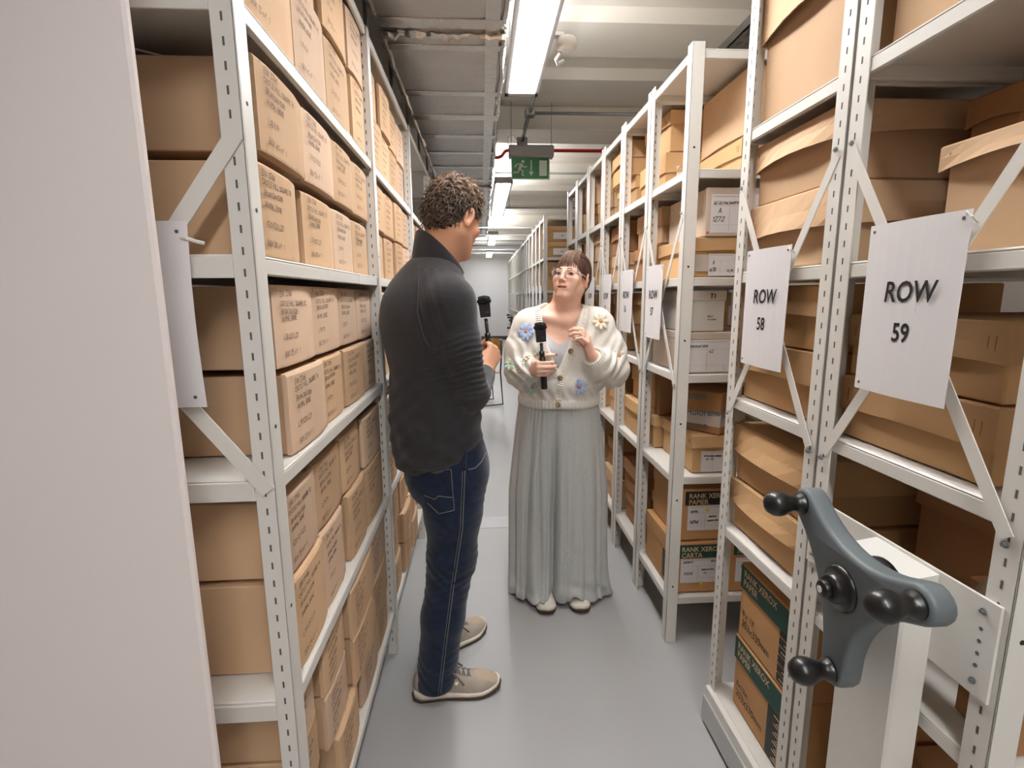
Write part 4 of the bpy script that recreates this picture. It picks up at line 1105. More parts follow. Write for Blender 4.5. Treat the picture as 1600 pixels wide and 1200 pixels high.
class SDF:
    PAD = .035
    def __init__(s, xs, ys, zs):
        s.ax = (xs, ys, zs)
        s.d = np.full((len(xs), len(ys), len(zs)), .06, np.float32)
    def sub(s, lo, hi):
        sl = []; g = []
        for i in range(3):
            a = s.ax[i]
            i0 = max(0, int(np.searchsorted(a, lo[i])) - 1); i1 = min(len(a), int(np.searchsorted(a, hi[i])) + 1)
            if i1 <= i0: return None, None
            sl.append(slice(i0, i1)); sh = [1, 1, 1]; sh[i] = -1
            g.append(a[i0:i1].reshape(sh))
        return tuple(sl), g
    def op(s, fn, lo, hi, k, mode='u'):
        pad = s.PAD + k
        sl, g = s.sub([c - pad for c in lo], [c + pad for c in hi])
        if sl is None: return s
        b = fn(*g); a = s.d[sl]
        if mode == 'u':
            h = np.clip(.5 + .5 * (b - a) / k, 0, 1) if k > 0 else (b > a).astype(np.float32)
            s.d[sl] = b * (1 - h) + a * h - k * h * (1 - h)
        else:                      # subtract
            nb = -b
            h = np.clip(.5 - .5 * (nb - a) / k, 0, 1) if k > 0 else (nb < a).astype(np.float32)
            s.d[sl] = nb * (1 - h) + a * h + k * h * (1 - h)
        return s
    def cone(s, a, b, ra, rb, k=.01, mode='u'):
        a = np.array(a, np.float32); b = np.array(b, np.float32); ab = b - a; L = float(ab @ ab) + 1e-9
        def fn(X, Y, Z):
            t = np.clip(((X - a[0]) * ab[0] + (Y - a[1]) * ab[1] + (Z - a[2]) * ab[2]) / L, 0, 1)
            return np.sqrt((X - a[0] - t * ab[0]) ** 2 + (Y - a[1] - t * ab[1]) ** 2 + (Z - a[2] - t * ab[2]) ** 2) - (ra + t * (rb - ra))
        m = max(ra, rb)
        return s.op(fn, np.minimum(a, b) - m, np.maximum(a, b) + m, k, mode)
    def chain(s, pts, rs, k=.01, mode='u'):
        for i in range(len(pts) - 1): s.cone(pts[i], pts[i + 1], rs[i], rs[i + 1], k, mode)
        return s
    def ell(s, c, r, fr=None, k=.01, mode='u'):
        c = np.array(c, np.float32); m = fr.m if fr is not None else np.eye(3, dtype=np.float32)
        def fn(X, Y, Z):
            dx, dy, dz = X - c[0], Y - c[1], Z - c[2]
            k0 = 0; k1 = 0
            for i in range(3):
                q = dx * m[0, i] + dy * m[1, i] + dz * m[2, i]
                k0 = k0 + (q / r[i]) ** 2; k1 = k1 + (q / r[i] ** 2) ** 2
            k0 = np.sqrt(k0); k1 = np.sqrt(k1) + 1e-6
            return k0 * (k0 - 1) / k1
        e = np.sqrt(sum((m[:, i] * r[i]) ** 2 for i in range(3)))
        return s.op(fn, c - e, c + e, k, mode)
    def disp(s, fn, lo, hi):
        sl, g = s.sub(lo, hi)
        if sl is None: return s
        s.d[sl] = s.d[sl] + fn(*g).astype(np.float32)
        return s
    def half(s, fn, lo, hi, k=.004):
        """remove where fn < 0"""
        sl, g = s.sub(lo, hi)
        b = -fn(*g); a = s.d[sl]
        b = np.broadcast_to(b, a.shape)
        h = np.clip(.5 - .5 * (b - a) / k, 0, 1)
        s.d[sl] = b * (1 - h) + a * h + k * h * (1 - h)
        return s
    def mesh(s, name, material, parent=None, color=None, smooth_it=1):
        d = s.d; xs, ys, zs = s.ax
        neg = d < 0
        cnt = np.zeros(tuple(n - 1 for n in d.shape), np.uint8)
        for i in (0, 1):
            for j in (0, 1):
                for k in (0, 1):
                    cnt += neg[i:neg.shape[0] - 1 + i, j:neg.shape[1] - 1 + j, k:neg.shape[2] - 1 + k]
        I, J, K = np.nonzero((cnt > 0) & (cnt < 8))
        nv = len(I)
        idx = np.full(cnt.shape, -1, np.int32); idx[I, J, K] = np.arange(nv)
        acc = np.zeros((nv, 3), np.float64); w = np.zeros(nv)
        cor = {}
        for i in (0, 1):
            for j in (0, 1):
                for k in (0, 1): cor[(i, j, k)] = d[I + i, J + j, K + k]
        def coord(c): return np.stack([xs[I + c[0]], ys[J + c[1]], zs[K + c[2]]], 1)
        for a in cor:
            for ax in range(3):
                if a[ax] == 0:
                    b = tuple(1 if q == ax else a[q] for q in range(3))
                    da, db = cor[a], cor[b]
                    mk = (da < 0) != (db < 0)
                    t = np.where(mk, da / np.where(mk, da - db, 1), 0)[:, None]
                    pt = coord(a) * (1 - t) + coord(b) * t
                    acc[mk] += pt[mk]; w[mk] += 1
        co = acc / w[:, None]
        quads = []
        for ax in range(3):
            sl0 = [slice(1, -1)] * 3; sl1 = [slice(1, -1)] * 3
            sl0[ax] = slice(0, -1); sl1[ax] = slice(1, None)
            n0 = neg[tuple(sl0)]; n1 = neg[tuple(sl1)]
            off = [1, 1, 1]; off[ax] = 0
            P = np.argwhere(n0 != n1)
            fl = n0[tuple(P.T)]
            P = P + off
            u, v = [q for q in range(3) if q != ax]
            def at(du, dv):
                Q = P.copy(); Q[:, u] -= du; Q[:, v] -= dv
                return idx[Q[:, 0], Q[:, 1], Q[:, 2]]
            q = np.stack([at(1, 1), at(0, 1), at(0, 0), at(1, 0)], 1)
            flip = fl if ax != 1 else ~fl
            q[~flip] = q[~flip][:, ::-1]
            quads.append(q)
        F = np.concatenate(quads); F = F[(F >= 0).all(1)]
        for _ in range(smooth_it):
            sm = np.zeros_like(co); c2 = np.zeros(nv)
            for a, b in ((0, 1), (1, 2), (2, 3), (3, 0)):
                np.add.at(sm, F[:, a], co[F[:, b]]); np.add.at(c2, F[:, a], 1)
                np.add.at(sm, F[:, b], co[F[:, a]]); np.add.at(c2, F[:, b], 1)
            co = co * .5 + .5 * sm / np.maximum(c2, 1)[:, None]
        me = np_mesh(name, co, F)
        if color is not None:
            cv = color(co)
            at_ = me.color_attributes.new('tint', 'FLOAT_COLOR', 'POINT')
            at_.data.foreach_set('color', cv.astype(np.float32).ravel())
        me.materials.append(material)
        return link(name, me, parent)

def np_mesh(name, co, F):
    me = bpy.data.meshes.new(name)
    me.vertices.add(len(co)); me.vertices.foreach_set('co', co.astype(np.float32).ravel())
    m = len(F); kk = F.shape[1]
    me.loops.add(m * kk); me.loops.foreach_set('vertex_index', F.astype(np.int32).ravel())
    me.polygons.add(m); me.polygons.foreach_set('loop_start', np.arange(0, m * kk, kk, dtype=np.int32))
    me.update(calc_edges=True)
    me.shade_smooth()
    return me

def wav(X, Y, Z, fx, fy, fz, ph=0.0): return np.sin(X * fx + Y * fy + Z * fz + ph)

def grid_mesh(name, P, material, parent=None, wrap=True, smooth=True):
    """P[rows][cols] of points"""
    nr, nc = len(P), len(P[0])
    co = np.array(P, float).reshape(-1, 3); F = []
    for i in range(nr - 1):
        for k in range(nc if wrap else nc - 1):
            F.append((i * nc + k, i * nc + (k + 1) % nc, (i + 1) * nc + (k + 1) % nc, (i + 1) * nc + k))
    me = np_mesh(name, co, np.array(F)); me.materials.append(material)
    if not smooth: me.shade_flat()
    return link(name, me, parent)

def skin_material(name, base):
    m = mat(name, base, 0.6, attr='tint', bump=0.03, bscale=220)
    b = m.node_tree.nodes['Principled BSDF']
    b.inputs['Subsurface Weight'].default_value = 0.12
    b.inputs['Subsurface Radius'].default_value = (.012, .005, .003)
    b.inputs['Subsurface Scale'].default_value = .5
    return m

def head(S, H, fem):
    """skull, face and neck in head-local metres"""
    s = H.s
    def E(c, r, k=.012, mode='u'): S.ell(H.p(*c), [q * s for q in r], H, k * s, mode)
    def C(a, b, ra, rb, k=.012, mode='u'): S.cone(H.p(*a), H.p(*b), ra * s, rb * s, k * s, mode)
    E((0, -.012, .030), (.073, .094, .086), .01)
    E((0, .022, -.035), (.060, .066, .082), .03)
    for q in (-1, 1):
        C((q * (.048 if fem else .054), .005, -.060), (q * (.016 if fem else .022), .066, -.103), .014 if fem else .018, .017 if fem else .019, .025)      # jaw
        E((q * .043, .058, -.030), (.024, .020, .020), .02)                         # cheekbone
        C((q * .012, .079, .016), (q * .044, .066, .014), .010, .008, .014)         # brow
    E((0, .068 if not fem else .060, -.104), (.026, .021, .020) if not fem else (.021, .018, .017), .02)                                    # chin
    if fem:
        E((0, .030, -.090), (.034, .040, .020), .02)                                # soft under-chin
        for q in (-1, 1): E((q * .034, .058, -.056), (.022, .018, .024), .02)
    for q in (-1, 1): E((q * .032, .090, -.004), (.018, .014, .0125), .010, 's')   # eye sockets
    C((0, .083, .006), (0, .105 if not fem else .102, -.033), .0075, .0105 if not fem else .0085, .012)                        # nose
    E((0, .106 if not fem else .103, -.035), (.012, .0105, .010) if not fem else (.0095, .0095, .0088), .006)
    for q in (-1, 1):
        E((q * .0125, .096, -.040), (.0078, .009, .0075) if not fem else (.0064, .008, .0064), .006)
        E((q * .0068, .103, -.0462), (.0040, .0052, .0045), .003, 's')
    # mouth
    E((0, .080 if not fem else .077, -.068), (.028, .014 if not fem else .012, .022), .02)
    for q in (-1, 1): C((0, .094, -.0645), (q * (.029 if fem else .021), .0765 if fem else .081, -.069), .0056, .0026, .005)
    C((-.018 if fem else -.013, .085, -.0785), (.018 if fem else .013, .085, -.0785), .0060, .0060, .006)
    E((0, .099 if not fem else .092, -.0718), (.0165 if not fem else .0235, .010 if not fem else .0125, .0024 if not fem else .0040), .002, 's')
    # ears
    for q in (-1, 1):
        er = Frame(H.p(q * .077, -.008, -.012), H.d(q * .35, -.9, .18), s, H.u)
        e0 = H.p(q * .079, -.010, -.010)
        ef = Frame(e0, H.d(q * .86, -.42, .0), s, H.d(0, .12, 1))
        S.ell(e0, [.017 * s, .0062 * s, .032 * s], ef, .006 * s)
        S.ell(ef.p(.001, .0062, .001), [.0098 * s, .0048 * s, .0205 * s], ef, .004 * s, 's')
        S.ell(ef.p(-.003, .0005, -.027), [.0085 * s, .0055 * s, .0095 * s], ef, .006 * s)
        S.ell(ef.p(.010, .004, -.004), [.0032 * s, .0042 * s, .009 * s], ef, .004 * s)

def hand(S, wrist, d, n, side, sc, curls, spread=0.0, thumb=None, fore=None, thin=1.0):
    """adds a palm, four jointed fingers and a thumb; returns fingertip data"""
    d = Vector(d).normalized(); n = Vector(n); n = (n - d * n.dot(d)).normalized(); s = d.cross(n) * side
    W = Vector(wrist)
    def P(a, b, c): return W + (d * a + s * b + n * c) * sc
    g = 1.0 * sc
    for (a0, b0, a1, b1, r0, r1) in ((0, .012, .085, .027, .0155, .0115), (0, .004, .090, .009, .016, .0125), (0, -.004, .086, -.009, .016, .0120), (0, -.010, .078, -.026, .0150, .0105)):
        S.cone(P(a0, b0, 0), P(a1, b1, 0), r0 * g, r1 * g, .012 * g)
    S.cone(P(.02, .022, .008), P(.055, .026, .012), .017 * g, .012 * g, .014 * g)       # thumb ball
    S.cone(P(.02, -.018, .007), P(.05, -.020, .008), .013 * g, .011 * g, .014 * g)
    tips = []
    bases = [(.088, .0275), (.093, .0092), (.089, -.0092), (.080, -.0265)]
    lens = [(.044, .026, .021), (.049, .030, .022), (.045, .028, .022), (.035, .021, .019)]
    for i in range(4):
        a = 0.0; p = P(bases[i][0], bases[i][1], -.001); r = (.0096, .0098, .0093, .0082)[i] * g * thin
        sp = spread * (1.5 - i)
        pts = [p]; rs = [r * 1.05]
        for j in range(3):
            a += R(curls[i][j])
            dv = (d * math.cos(a) + n * math.sin(a)) + s * (math.sin(sp) * math.cos(a))
            p = p + dv.normalized() * lens[i][j] * sc
            pts.append(p); rs.append(r * (.95, .88, .72)[j])
        T = SDF(*[ax for ax in S.ax]) if False else None
        for j in range(3): S.cone(pts[j], pts[j + 1], rs[j], rs[j + 1], (.006 if j == 0 else .002) * g)
        for j in (1, 2): S.ell(pts[j], [rs[j] * 1.05] * 3, None, .003 * g)
        tips.append((pts, dv.normalized(), (d * -math.sin(a) + n * math.cos(a)), s, rs))
    if thumb:
        p = P(.022, .026, .010); pts = [p]; rs = [.0145 * g]
        for (vec, L_, rr) in zip(thumb, (.043, .033, .026), (.0110, .0100, .0078)):
            v = (d * vec[0] + s * vec[1] + n * vec[2]).normalized()
            p = p + v * L_ * sc; pts.append(p); rs.append(rr * g * thin)
        for j in range(3): S.cone(pts[j], pts[j + 1], rs[j], rs[j + 1], .005 * g)
        tips.append((pts, v, -n, s, rs))
    return tips

def nails(tips, m, parent, sc=1.0):
    for (pts, dv, nn, s, rs) in tips:
        dors = -nn.normalized()
        c = pts[-1] + dors * rs[-1] * .80 + dv * .001
        mb = MB(); vs_ = []
        for j in range(4):
            for i in range(5):
                a = (i / 4 - .5) * 1.5
                q = pts[-1] + dv * (.0075 - .0042 * j) * sc + s * math.sin(a) * rs[-1] * .86 + dors * (math.cos(a) * rs[-1] * .92 + .0009)
                vs_.append(q)
        mb.add(vs_, [(5 * j + i, 5 * j + i + 1, 5 * j + i + 6, 5 * j + i + 5) for j in range(3) for i in range(4)])
        mb.build('fingernail', m, parent, True)

def bvh_of(o, off=None):
    me = o.data
    n = len(me.vertices); co = np.empty(n * 3, np.float32); me.vertices.foreach_get('co', co)
    F = np.empty(len(me.loops), np.int32); me.loops.foreach_get('vertex_index', F)
    return BVHTree.FromPolygons([tuple(c) for c in co.reshape(-1, 3).tolist()], F.reshape(-1, 4).tolist())

def on_surface(bv, pts, d, lift=0.0):
    out = []
    d = Vector(d).normalized()
    for p in pts:
        h = bv.ray_cast(Vector(p) - d * .3, d, .8)
        if h[0] is not None: out.append(h[0] + h[1] * lift)
    return out

def knit_material(name, col, rough=.9, sx=420.0, kind='knit', var=.05, bump=.5, col2=None, vscale=40):
    m = mat(name, col, rough, var=var, scale=vscale, col2=col2, spec=.2)
    nt = m.node_tree; b = nt.nodes['Principled BSDF']
    b.inputs['Sheen Weight'].default_value = .25
    b.inputs['Sheen Roughness'].default_value = .5
    tc = nt.nodes.new('ShaderNodeTexCoord')
    wv = nt.nodes.new('ShaderNodeTexWave')
    wv.inputs['Scale'].default_value = sx
    wv.inputs['Distortion'].default_value = 1.0 if kind == 'knit' else .6
    wv.inputs['Detail'].default_value = 1.0
    wv.bands_direction = 'Z' if kind != 'denim' else 'DIAGONAL'
    nt.links.new(tc.outputs['Object'], wv.inputs[0])
    no = nt.nodes.new('ShaderNodeTexNoise'); no.inputs['Scale'].default_value = 90; no.inputs['Detail'].default_value = 2
    nt.links.new(tc.outputs['Object'], no.inputs[0])
    ad = nt.nodes.new('ShaderNodeMath'); ad.operation = 'ADD'
    nt.links.new(wv.outputs['Fac'], ad.inputs[0]); nt.links.new(no.outputs[0], ad.inputs[1])
    bp = nt.nodes.new('ShaderNodeBump'); bp.inputs['Strength'].default_value = bump; bp.inputs['Distance'].default_value = .003
    nt.links.new(ad.outputs[0], bp.inputs['Height']); nt.links.new(bp.outputs[0], b.inputs['Normal'])
    return m

M['skin_m'] = skin_material('skin_man', (214, 160, 128))
M['skin_w'] = skin_material('skin_woman', (228, 182, 158))
M['hair_m'] = mat('hair_brown', (88, 62, 44), .5, var=.3, scale=25, attr='tint', spec=.4)
M['hair_w'] = mat('hair_auburn', (92, 58, 42), .58, attr='tint', spec=.28)
M['sweater'] = knit_material('sweater_charcoal', (50, 49, 52), .9, 150.0, 'stripe', .10, .35)
M['sweater_seam'] = mat('sweater_seam', (70, 68, 70), .9)
M['denim'] = knit_material('denim', (17, 26, 44), .85, 260.0, 'denim', .1, .25, col2=(27, 42, 68))
M['stitch'] = mat('stitch', (120, 116, 112), .8)
M['undershirt'] = mat('undershirt_grey', (80, 74, 76), .9)
M['shoe_m'] = mat('shoe_taupe', (162, 150, 138), .8, var=.06, scale=30, bump=.1, bscale=200)
M['shoe_pale'] = mat('shoe_suede', (180, 160, 138), .85, var=.05, scale=20)
M['sole'] = mat('sole_cream', (226, 214, 196), .55)
M['outsole'] = mat('outsole_dark', (66, 48, 40), .7)
M['lace'] = mat('lace_grey', (120, 114, 110), .8)
M['shoe_w'] = mat('shoe_white', (226, 220, 210), .55)
M['cardigan'] = knit_material('cardigan_cream', (227, 221, 211), .95, 180.0, 'knit', .03, .35)
M['rib'] = knit_material('cardigan_rib', (227, 221, 211), .95, 300.0, 'knit', .02, .2)
M['tank'] = mat('tank_grey', (176, 174, 176), .85, var=.03, scale=60)
M['trousers'] = knit_material('trousers_grey', (184, 185, 181), .9, 500.0, 'knit', .16, .15, vscale=330)
M['petal_blue'] = mat('petal_blue', (170, 188, 222), .9, var=.15, scale=60, bump=.3, bscale=300)
M['petal_cream'] = mat('petal_cream', (238, 228, 206), .9, var=.05, scale=60, bump=.3, bscale=300)
M['petal_green'] = mat('petal_green', (168, 198, 180), .9, var=.12, scale=60, bump=.3, bscale=300)
M['petal_centre'] = mat('petal_centre', (196, 134, 98), .9, var=.1, scale=80, bump=.3, bscale=300)
M['button'] = mat('button_tortoise', (70, 48, 26), .25, col2=(180, 150, 96), var=.1, scale=60)
M['eye_white'] = mat('eye_white', (182, 172, 166), .2)
M['iris'] = mat('iris', (48, 42, 38), .15)
M['lid_w'] = mat('eyelid', (214, 158, 138), .5)
M['lid_m'] = mat('eyelid_tan', (196, 140, 110), .5)
M['lash'] = mat('lash', (38, 26, 22), .6)
M['brow'] = mat('brow', (96, 66, 50), .8)
M['teeth'] = mat('teeth', (222, 212, 200), .3)
M['mouth'] = mat('mouth_dark', (90, 36, 34), .6)
M['nail_w'] = mat('nail_dark_pink', (150, 84, 92), .25)
M['nail_m'] = mat('nail', (220, 172, 150), .35)
M['silver'] = mat('silver', (210, 208, 204), .2, metal=.9)
M['clear_frame'] = mat('clear_frame', (226, 222, 220), .12, coat=.5)
M['foam'] = mat('mic_fur', (12, 12, 13), .95, bump=.8, bscale=120)
M['dim_red'] = mat('dim_red_mark', (112, 44, 40), .6)
M['gold'] = mat('fine_chain', (206, 170, 130), .3, metal=.8)
def lens_material():
    m = bpy.data.materials.new('spectacle_lens'); m.use_nodes = True
    nt = m.node_tree; nt.nodes.remove(nt.nodes['Principled BSDF'])
    tr = nt.nodes.new('ShaderNodeBsdfTransparent'); gl = nt.nodes.new('ShaderNodeBsdfGlossy'); gl.inputs['Roughness'].default_value = .03
    mx = nt.nodes.new('ShaderNodeMixShader'); fr = nt.nodes.new('ShaderNodeFresnel'); fr.inputs[0].default_value = 1.35
    nt.links.new(fr.outputs[0], mx.inputs[0]); nt.links.new(tr.outputs[0], mx.inputs[1]); nt.links.new(gl.outputs[0], mx.inputs[2])
    nt.links.new(mx.outputs[0], nt.nodes['Material Output'].inputs[0])
    return m
M['lens'] = lens_material()

def lin(c): return np.array(srgb(*c)[:3])
def skin_color(H, base, blush, lipc, fem):
    b = lin(base); bl = lin(blush); lp = lin(lipc)
    def f(co):
        q = (co - np.array(H.o)) @ H.m / H.s
        out = np.ones((len(co), 4)); c = np.tile(b, (len(co), 1))
        def g(cx, cy, cz, r): return np.exp(-(((q - np.array((cx, cy, cz))) / np.array(r)) ** 2).sum(1))
        w = np.zeros(len(co))
        for sgn in (-1, 1):
            w += .40 * g(sgn * .042, .07, -.035, (.026, .04, .022)) + .4 * g(sgn * .08, -.01, -.01, (.02, .03, .035))
        w += .25 * g(0, .108, -.036, (.016, .02, .014))
        w = np.clip(w, 0, .8)[:, None]
        c = c * (1 - w) + bl * w
        wl = np.clip(1.9 * np.exp(-((q[:, 0] / (.0305 if fem else .0205)) ** 4) - (((q[:, 2] + .0712) / .0105) ** 6) - (((q[:, 1] - .092) / .014) ** 4)) - .25, 0, .9)[:, None]
        c = c * (1 - wl) + lp * wl
        wd = np.clip(1.6 * np.exp(-((q[:, 0] / .023) ** 4) - (((q[:, 2] + .0712) / .0036) ** 4) - (((q[:, 1] - .086) / .007) ** 4)) - .3, 0, 1)[:, None] if fem else 0
        c = c * (1 - wd) + lin((92, 40, 38)) * wd
        # knuckles, palms a little redder further from the face
        out[:, :3] = c
        return out
    return f

def eye(H, q, parent, fem):
    s = H.s; hh = .0034 if fem else .0055
    fr = Frame(H.p(q * .0315, .0745, -.004), H.d(q * .16, .98, 0), s, H.u)
    mb = MB(); nu, nv = 16, 10; vs_ = []
    for i in range(nv + 1):
        th = PI * i / nv
        for k in range(nu):
            a = 2 * PI * k / nu
            vs_.append(fr.p(.0128 * math.sin(th) * math.cos(a), .0085 * math.cos(th), hh * math.sin(th) * math.sin(a)))
    mb.add(vs_, [(i * nu + k, i * nu + (k + 1) % nu, (i + 1) * nu + (k + 1) % nu, (i + 1) * nu + k) for i in range(nv) for k in range(nu)])
    e = mb.build('eyeball', M['eye_white'], parent, True)
    MB().lathe([(0, .0010), (.0032, .0008), (.0058, -.0004)], fr.p(-.0026 if fem else .001, .0081, .0010), fr.d(-.1, 1, 0), 18).build('iris', M['iris'], e, True)
    def lid(sg, h, dy): return [fr.p(.0142 * t, dy - .0060 * t * t, sg * (h - (h + .0006) * t * t)) for t in [i / 6 - 1 for i in range(13)]]
    MB().tube(lid(1, hh + .0034, .0062), [.0010 + .0024 * math.sin(PI * (i + 1) / 14) for i in range(13)], 8).build('upper_lid', M['lid_w' if fem else 'lid_m'], parent, True)
    MB().tube(lid(-1, hh + .0022, .0055), [.0006 + .0010 * math.sin(PI * (i + 1) / 14) for i in range(13)], 8).build('lower_lid', M['lid_w' if fem else 'lid_m'], parent, True)
    MB().tube(lid(1, hh + .0004, .0085), [.0005 + .0008 * math.sin(PI * (i + 1) / 14) for i in range(13)], 6).build('eyelashes', M['lash'], parent, True)
    br = [H.p(q * (.014 + .034 * t), .0895 - .022 * t ** 2, .0150 + .006 * math.sin(PI * min(1, t * 1.1)) - .004 * t) for t in [i / 8 for i in range(9)]]
    MB().tube(br, [.0024 * (1 - .7 * i / 8) * s for i in range(9)], 6).build('eyebrow', M['brow'], parent, True)

def strands(name, paths, material, parent, colors, n=4):
    """tapered locks joined into one mesh, tinted per lock"""
    V = []; F = []; Cc = []
    o = 0
    for (pts, r0), col in zip(paths, colors):
        m = len(pts); P = [Vector(p) for p in pts]; prev = None
        for i, p in enumerate(P):
            t = (P[min(i + 1, m - 1)] - P[max(i - 1, 0)])
            t = t.normalized() if t.length > 1e-9 else Vector((0, 0, 1))
            u = (prev - t * prev.dot(t)) if prev is not None else t.orthogonal()
            u = u.normalized() if u.length > 1e-7 else t.orthogonal().normalized()
            prev = u; w = t.cross(u); f = i / (m - 1)
            r = r0 * (.55 + .45 * math.sin(PI * min(1, f * .8 + .2))) * (1 - .75 * max(0, f - .6) / .4)
            for k in range(n):
                a = 2 * PI * k / n
                V.append(p + (u * math.cos(a) + w * math.sin(a)) * r); Cc.append(col)
        for i in range(m - 1):
            for k in range(n): F.append((o + i * n + k, o + i * n + (k + 1) % n, o + (i + 1) * n + (k + 1) % n, o + (i + 1) * n + k))
        o += m * n
    me = np_mesh(name, np.array([tuple(v) for v in V]), np.array(F))
    at_ = me.color_attributes.new('tint', 'FLOAT_COLOR', 'POINT')
    at_.data.foreach_set('color', np.array([(*c, 1) for c in Cc], np.float32).ravel())
    me.materials.append(material)
    ob = link(name, me, parent)
    return ob

def shoe(parent, heel, toe, width, um, sm, laces=True, h=1.0, part='shoe'):
    """lofted upper on a shaped sole; returns the upper"""
    heel = Vector(heel); toe = Vector(toe); d = toe - heel; L_ = d.length; d.normalize(); s = Vector((d.y, -d.x, 0))
    def P(t, a, z): return heel + d * (t * L_) + s * a + Vector((0, 0, z))
    def hw(t):                        # half width of the sole
        pts = [(0, .0), (.02, .45), (.08, .70), (.2, .74), (.35, .72), (.5, .82), (.66, 1.0), (.78, .98), (.88, .82), (.95, .58), (.985, .32), (1, 0)]
        for (a, b), (c, e) in zip(pts, pts[1:]):
            if a <= t <= c:
                u = (t - a) / (c - a); return width / 2 * (b + (e - b) * u)
        return 0
    ts = [0, .006, .02, .05, .1, .16, .22, .3, .38, .46, .54, .62, .7, .78, .85, .91, .95, .98, .994, 1]
    def spring(t): return .018 * max(0, (t - .72) / .28) ** 2 + .006 * max(0, (.12 - t) / .12) ** 2
    def th(t): return .042 - .015 * min(1, t / .6)
    def ring(t, z0, z1, k=1.0):
        w = hw(t) * k
        return [P(t, -w * .94, z0), P(t, -w, z0 + (z1 - z0) * .4), P(t, -w * .97, z1), P(t, 0, z1), P(t, w * .97, z1), P(t, w, z0 + (z1 - z0) * .4), P(t, w * .94, z0), P(t, 0, z0)]
    up_h = [(0, .052), (.02, .074), (.06, .088), (.14, .086), (.24, .086), (.32, .098), (.38, .096), (.5, .080), (.62, .066), (.74, .058), (.85, .052), (.93, .044), (.98, .032), (1, .024)]
    def H(t):
        t = min(1, max(0, t))
        for (a, b), (c, e) in zip(up_h, up_h[1:]):
            if a <= t <= c: return (b + (e - b) * (t - a) / (c - a)) * h
        return .03
    rows = []
    for t in ts:
        w = max(hw(t) * .97, .0008); z0 = th(t) + spring(t) - .006; zt = max(H(t), z0 + .003); row = []
        for k in range(15):
            a = PI * k / 14
            cx = math.cos(a); sz = math.sin(a)
            e = .72 if t < .3 else .9
            row.append(P(t, -w * math.copysign(abs(cx) ** e, cx) * (1 - .22 * sz * (1 if .15 < t < .7 else .4)), z0 + (zt - z0) * abs(sz) ** .8))
        rows.append(row)
    up = grid_mesh(part, rows, um, parent, wrap=False)
    grid_mesh('sole', [ring(t, .0100 + spring(t), th(t) + spring(t), 1.02) for t in ts], sm, up)
    grid_mesh('outsole', [[q + d * ((t - .5) * .010) for q in ring(t, .0005 + spring(t), .0106 + spring(t), 1.035)] for t in ts], M['outsole'], up)
    return up, P, H, hw, th, spring
# ------------------------------------------------------------------ the man
person_m = thing('person', 'man in a charcoal sweater and dark jeans, back half turned, holding a microphone', 'person', (-.16, 1.77, 0))
BF = Frame((-.165, 1.775, 0), (math.cos(R(35)), math.sin(R(35)), 0))
HM = Frame((-.084, 1.80, 1.682), (math.cos(R(50)) * .94, math.sin(R(50)) * .94, -.342))
S = SDF(axis((-.40, .14, .0028)), axis((1.50, 2.12, .0032)), axis((.0, 1.10, .012), (1.10, 1.30, .0028), (1.30, 1.46, .008), (1.46, 1.86, .0026)))
head(S, HM, False)
S.chain([HM.p(0, -.025, -.05), (-.148, 1.79, 1.565), (-.165, 1.785, 1.49)], [.058, .060, .075], .03)
S.cone(HM.p(0, -.004, -.070), (-.130, 1.808, 1.53), .040, .050, .02)
S.ell((-.172, 1.785, 1.31), (.175, .105, .19), BF, .04)
S.ell((-.165, 1.78, 1.05), (.15, .10, .22), BF, .05)
S.ell((-.13, 1.775, .86), (.15, .10, .13), BF, .05)
RSH, REL, RWR = (-.092, 1.640, 1.405), (-.050, 1.645, 1.135), (.012, 1.865, 1.150)
LSH, LEL, LWR = (-.275, 1.93, 1.405), (-.285, 1.975, 1.13), (-.20, 2.03, .91)
S.chain([(-.165, 1.785, 1.46), RSH, REL, RWR], [.06, .052, .040, .027], .03)
S.chain([(-.165, 1.785, 1.46), LSH, LEL, LWR], [.06, .052, .040, .027], .03)
for hp, kn, an in (((-.08, 1.715, .82), (-.118, 1.695, .50), (-.19, 1.662, .10)), ((-.165, 1.835, .82), (-.122, 1.87, .5), (-.174, 1.885, .10))):
    S.chain([hp, kn, an], [.080, .052, .042], .03)
tipsR = hand(S, RWR, (.40, .55, .73), (-.72, .65, -.1), 1, 1.06, [(58, 75, 45), (62, 78, 45), (64, 80, 45), (66, 80, 45)], 0.02,
             thumb=[(.75, .5, .45), (.75, .0, .7), (.55, -.45, .7)])
tipsL = hand(S, LWR, (.15, .1, -.98), (.3, -.9, .0), -1, 1.02, [(25, 35, 20)] * 4, 0.02, thumb=[(.8, .5, .4), (.9, .1, .4), (.9, 0, .4)])
body_m = S.mesh('body', M['skin_m'], person_m, skin_color(HM, (216, 162, 130), (206, 128, 100), (190, 110, 96), False))
nails(tipsR, M['nail_m'], body_m)
for q in (-1, 1): eye(HM, q, body_m, False)
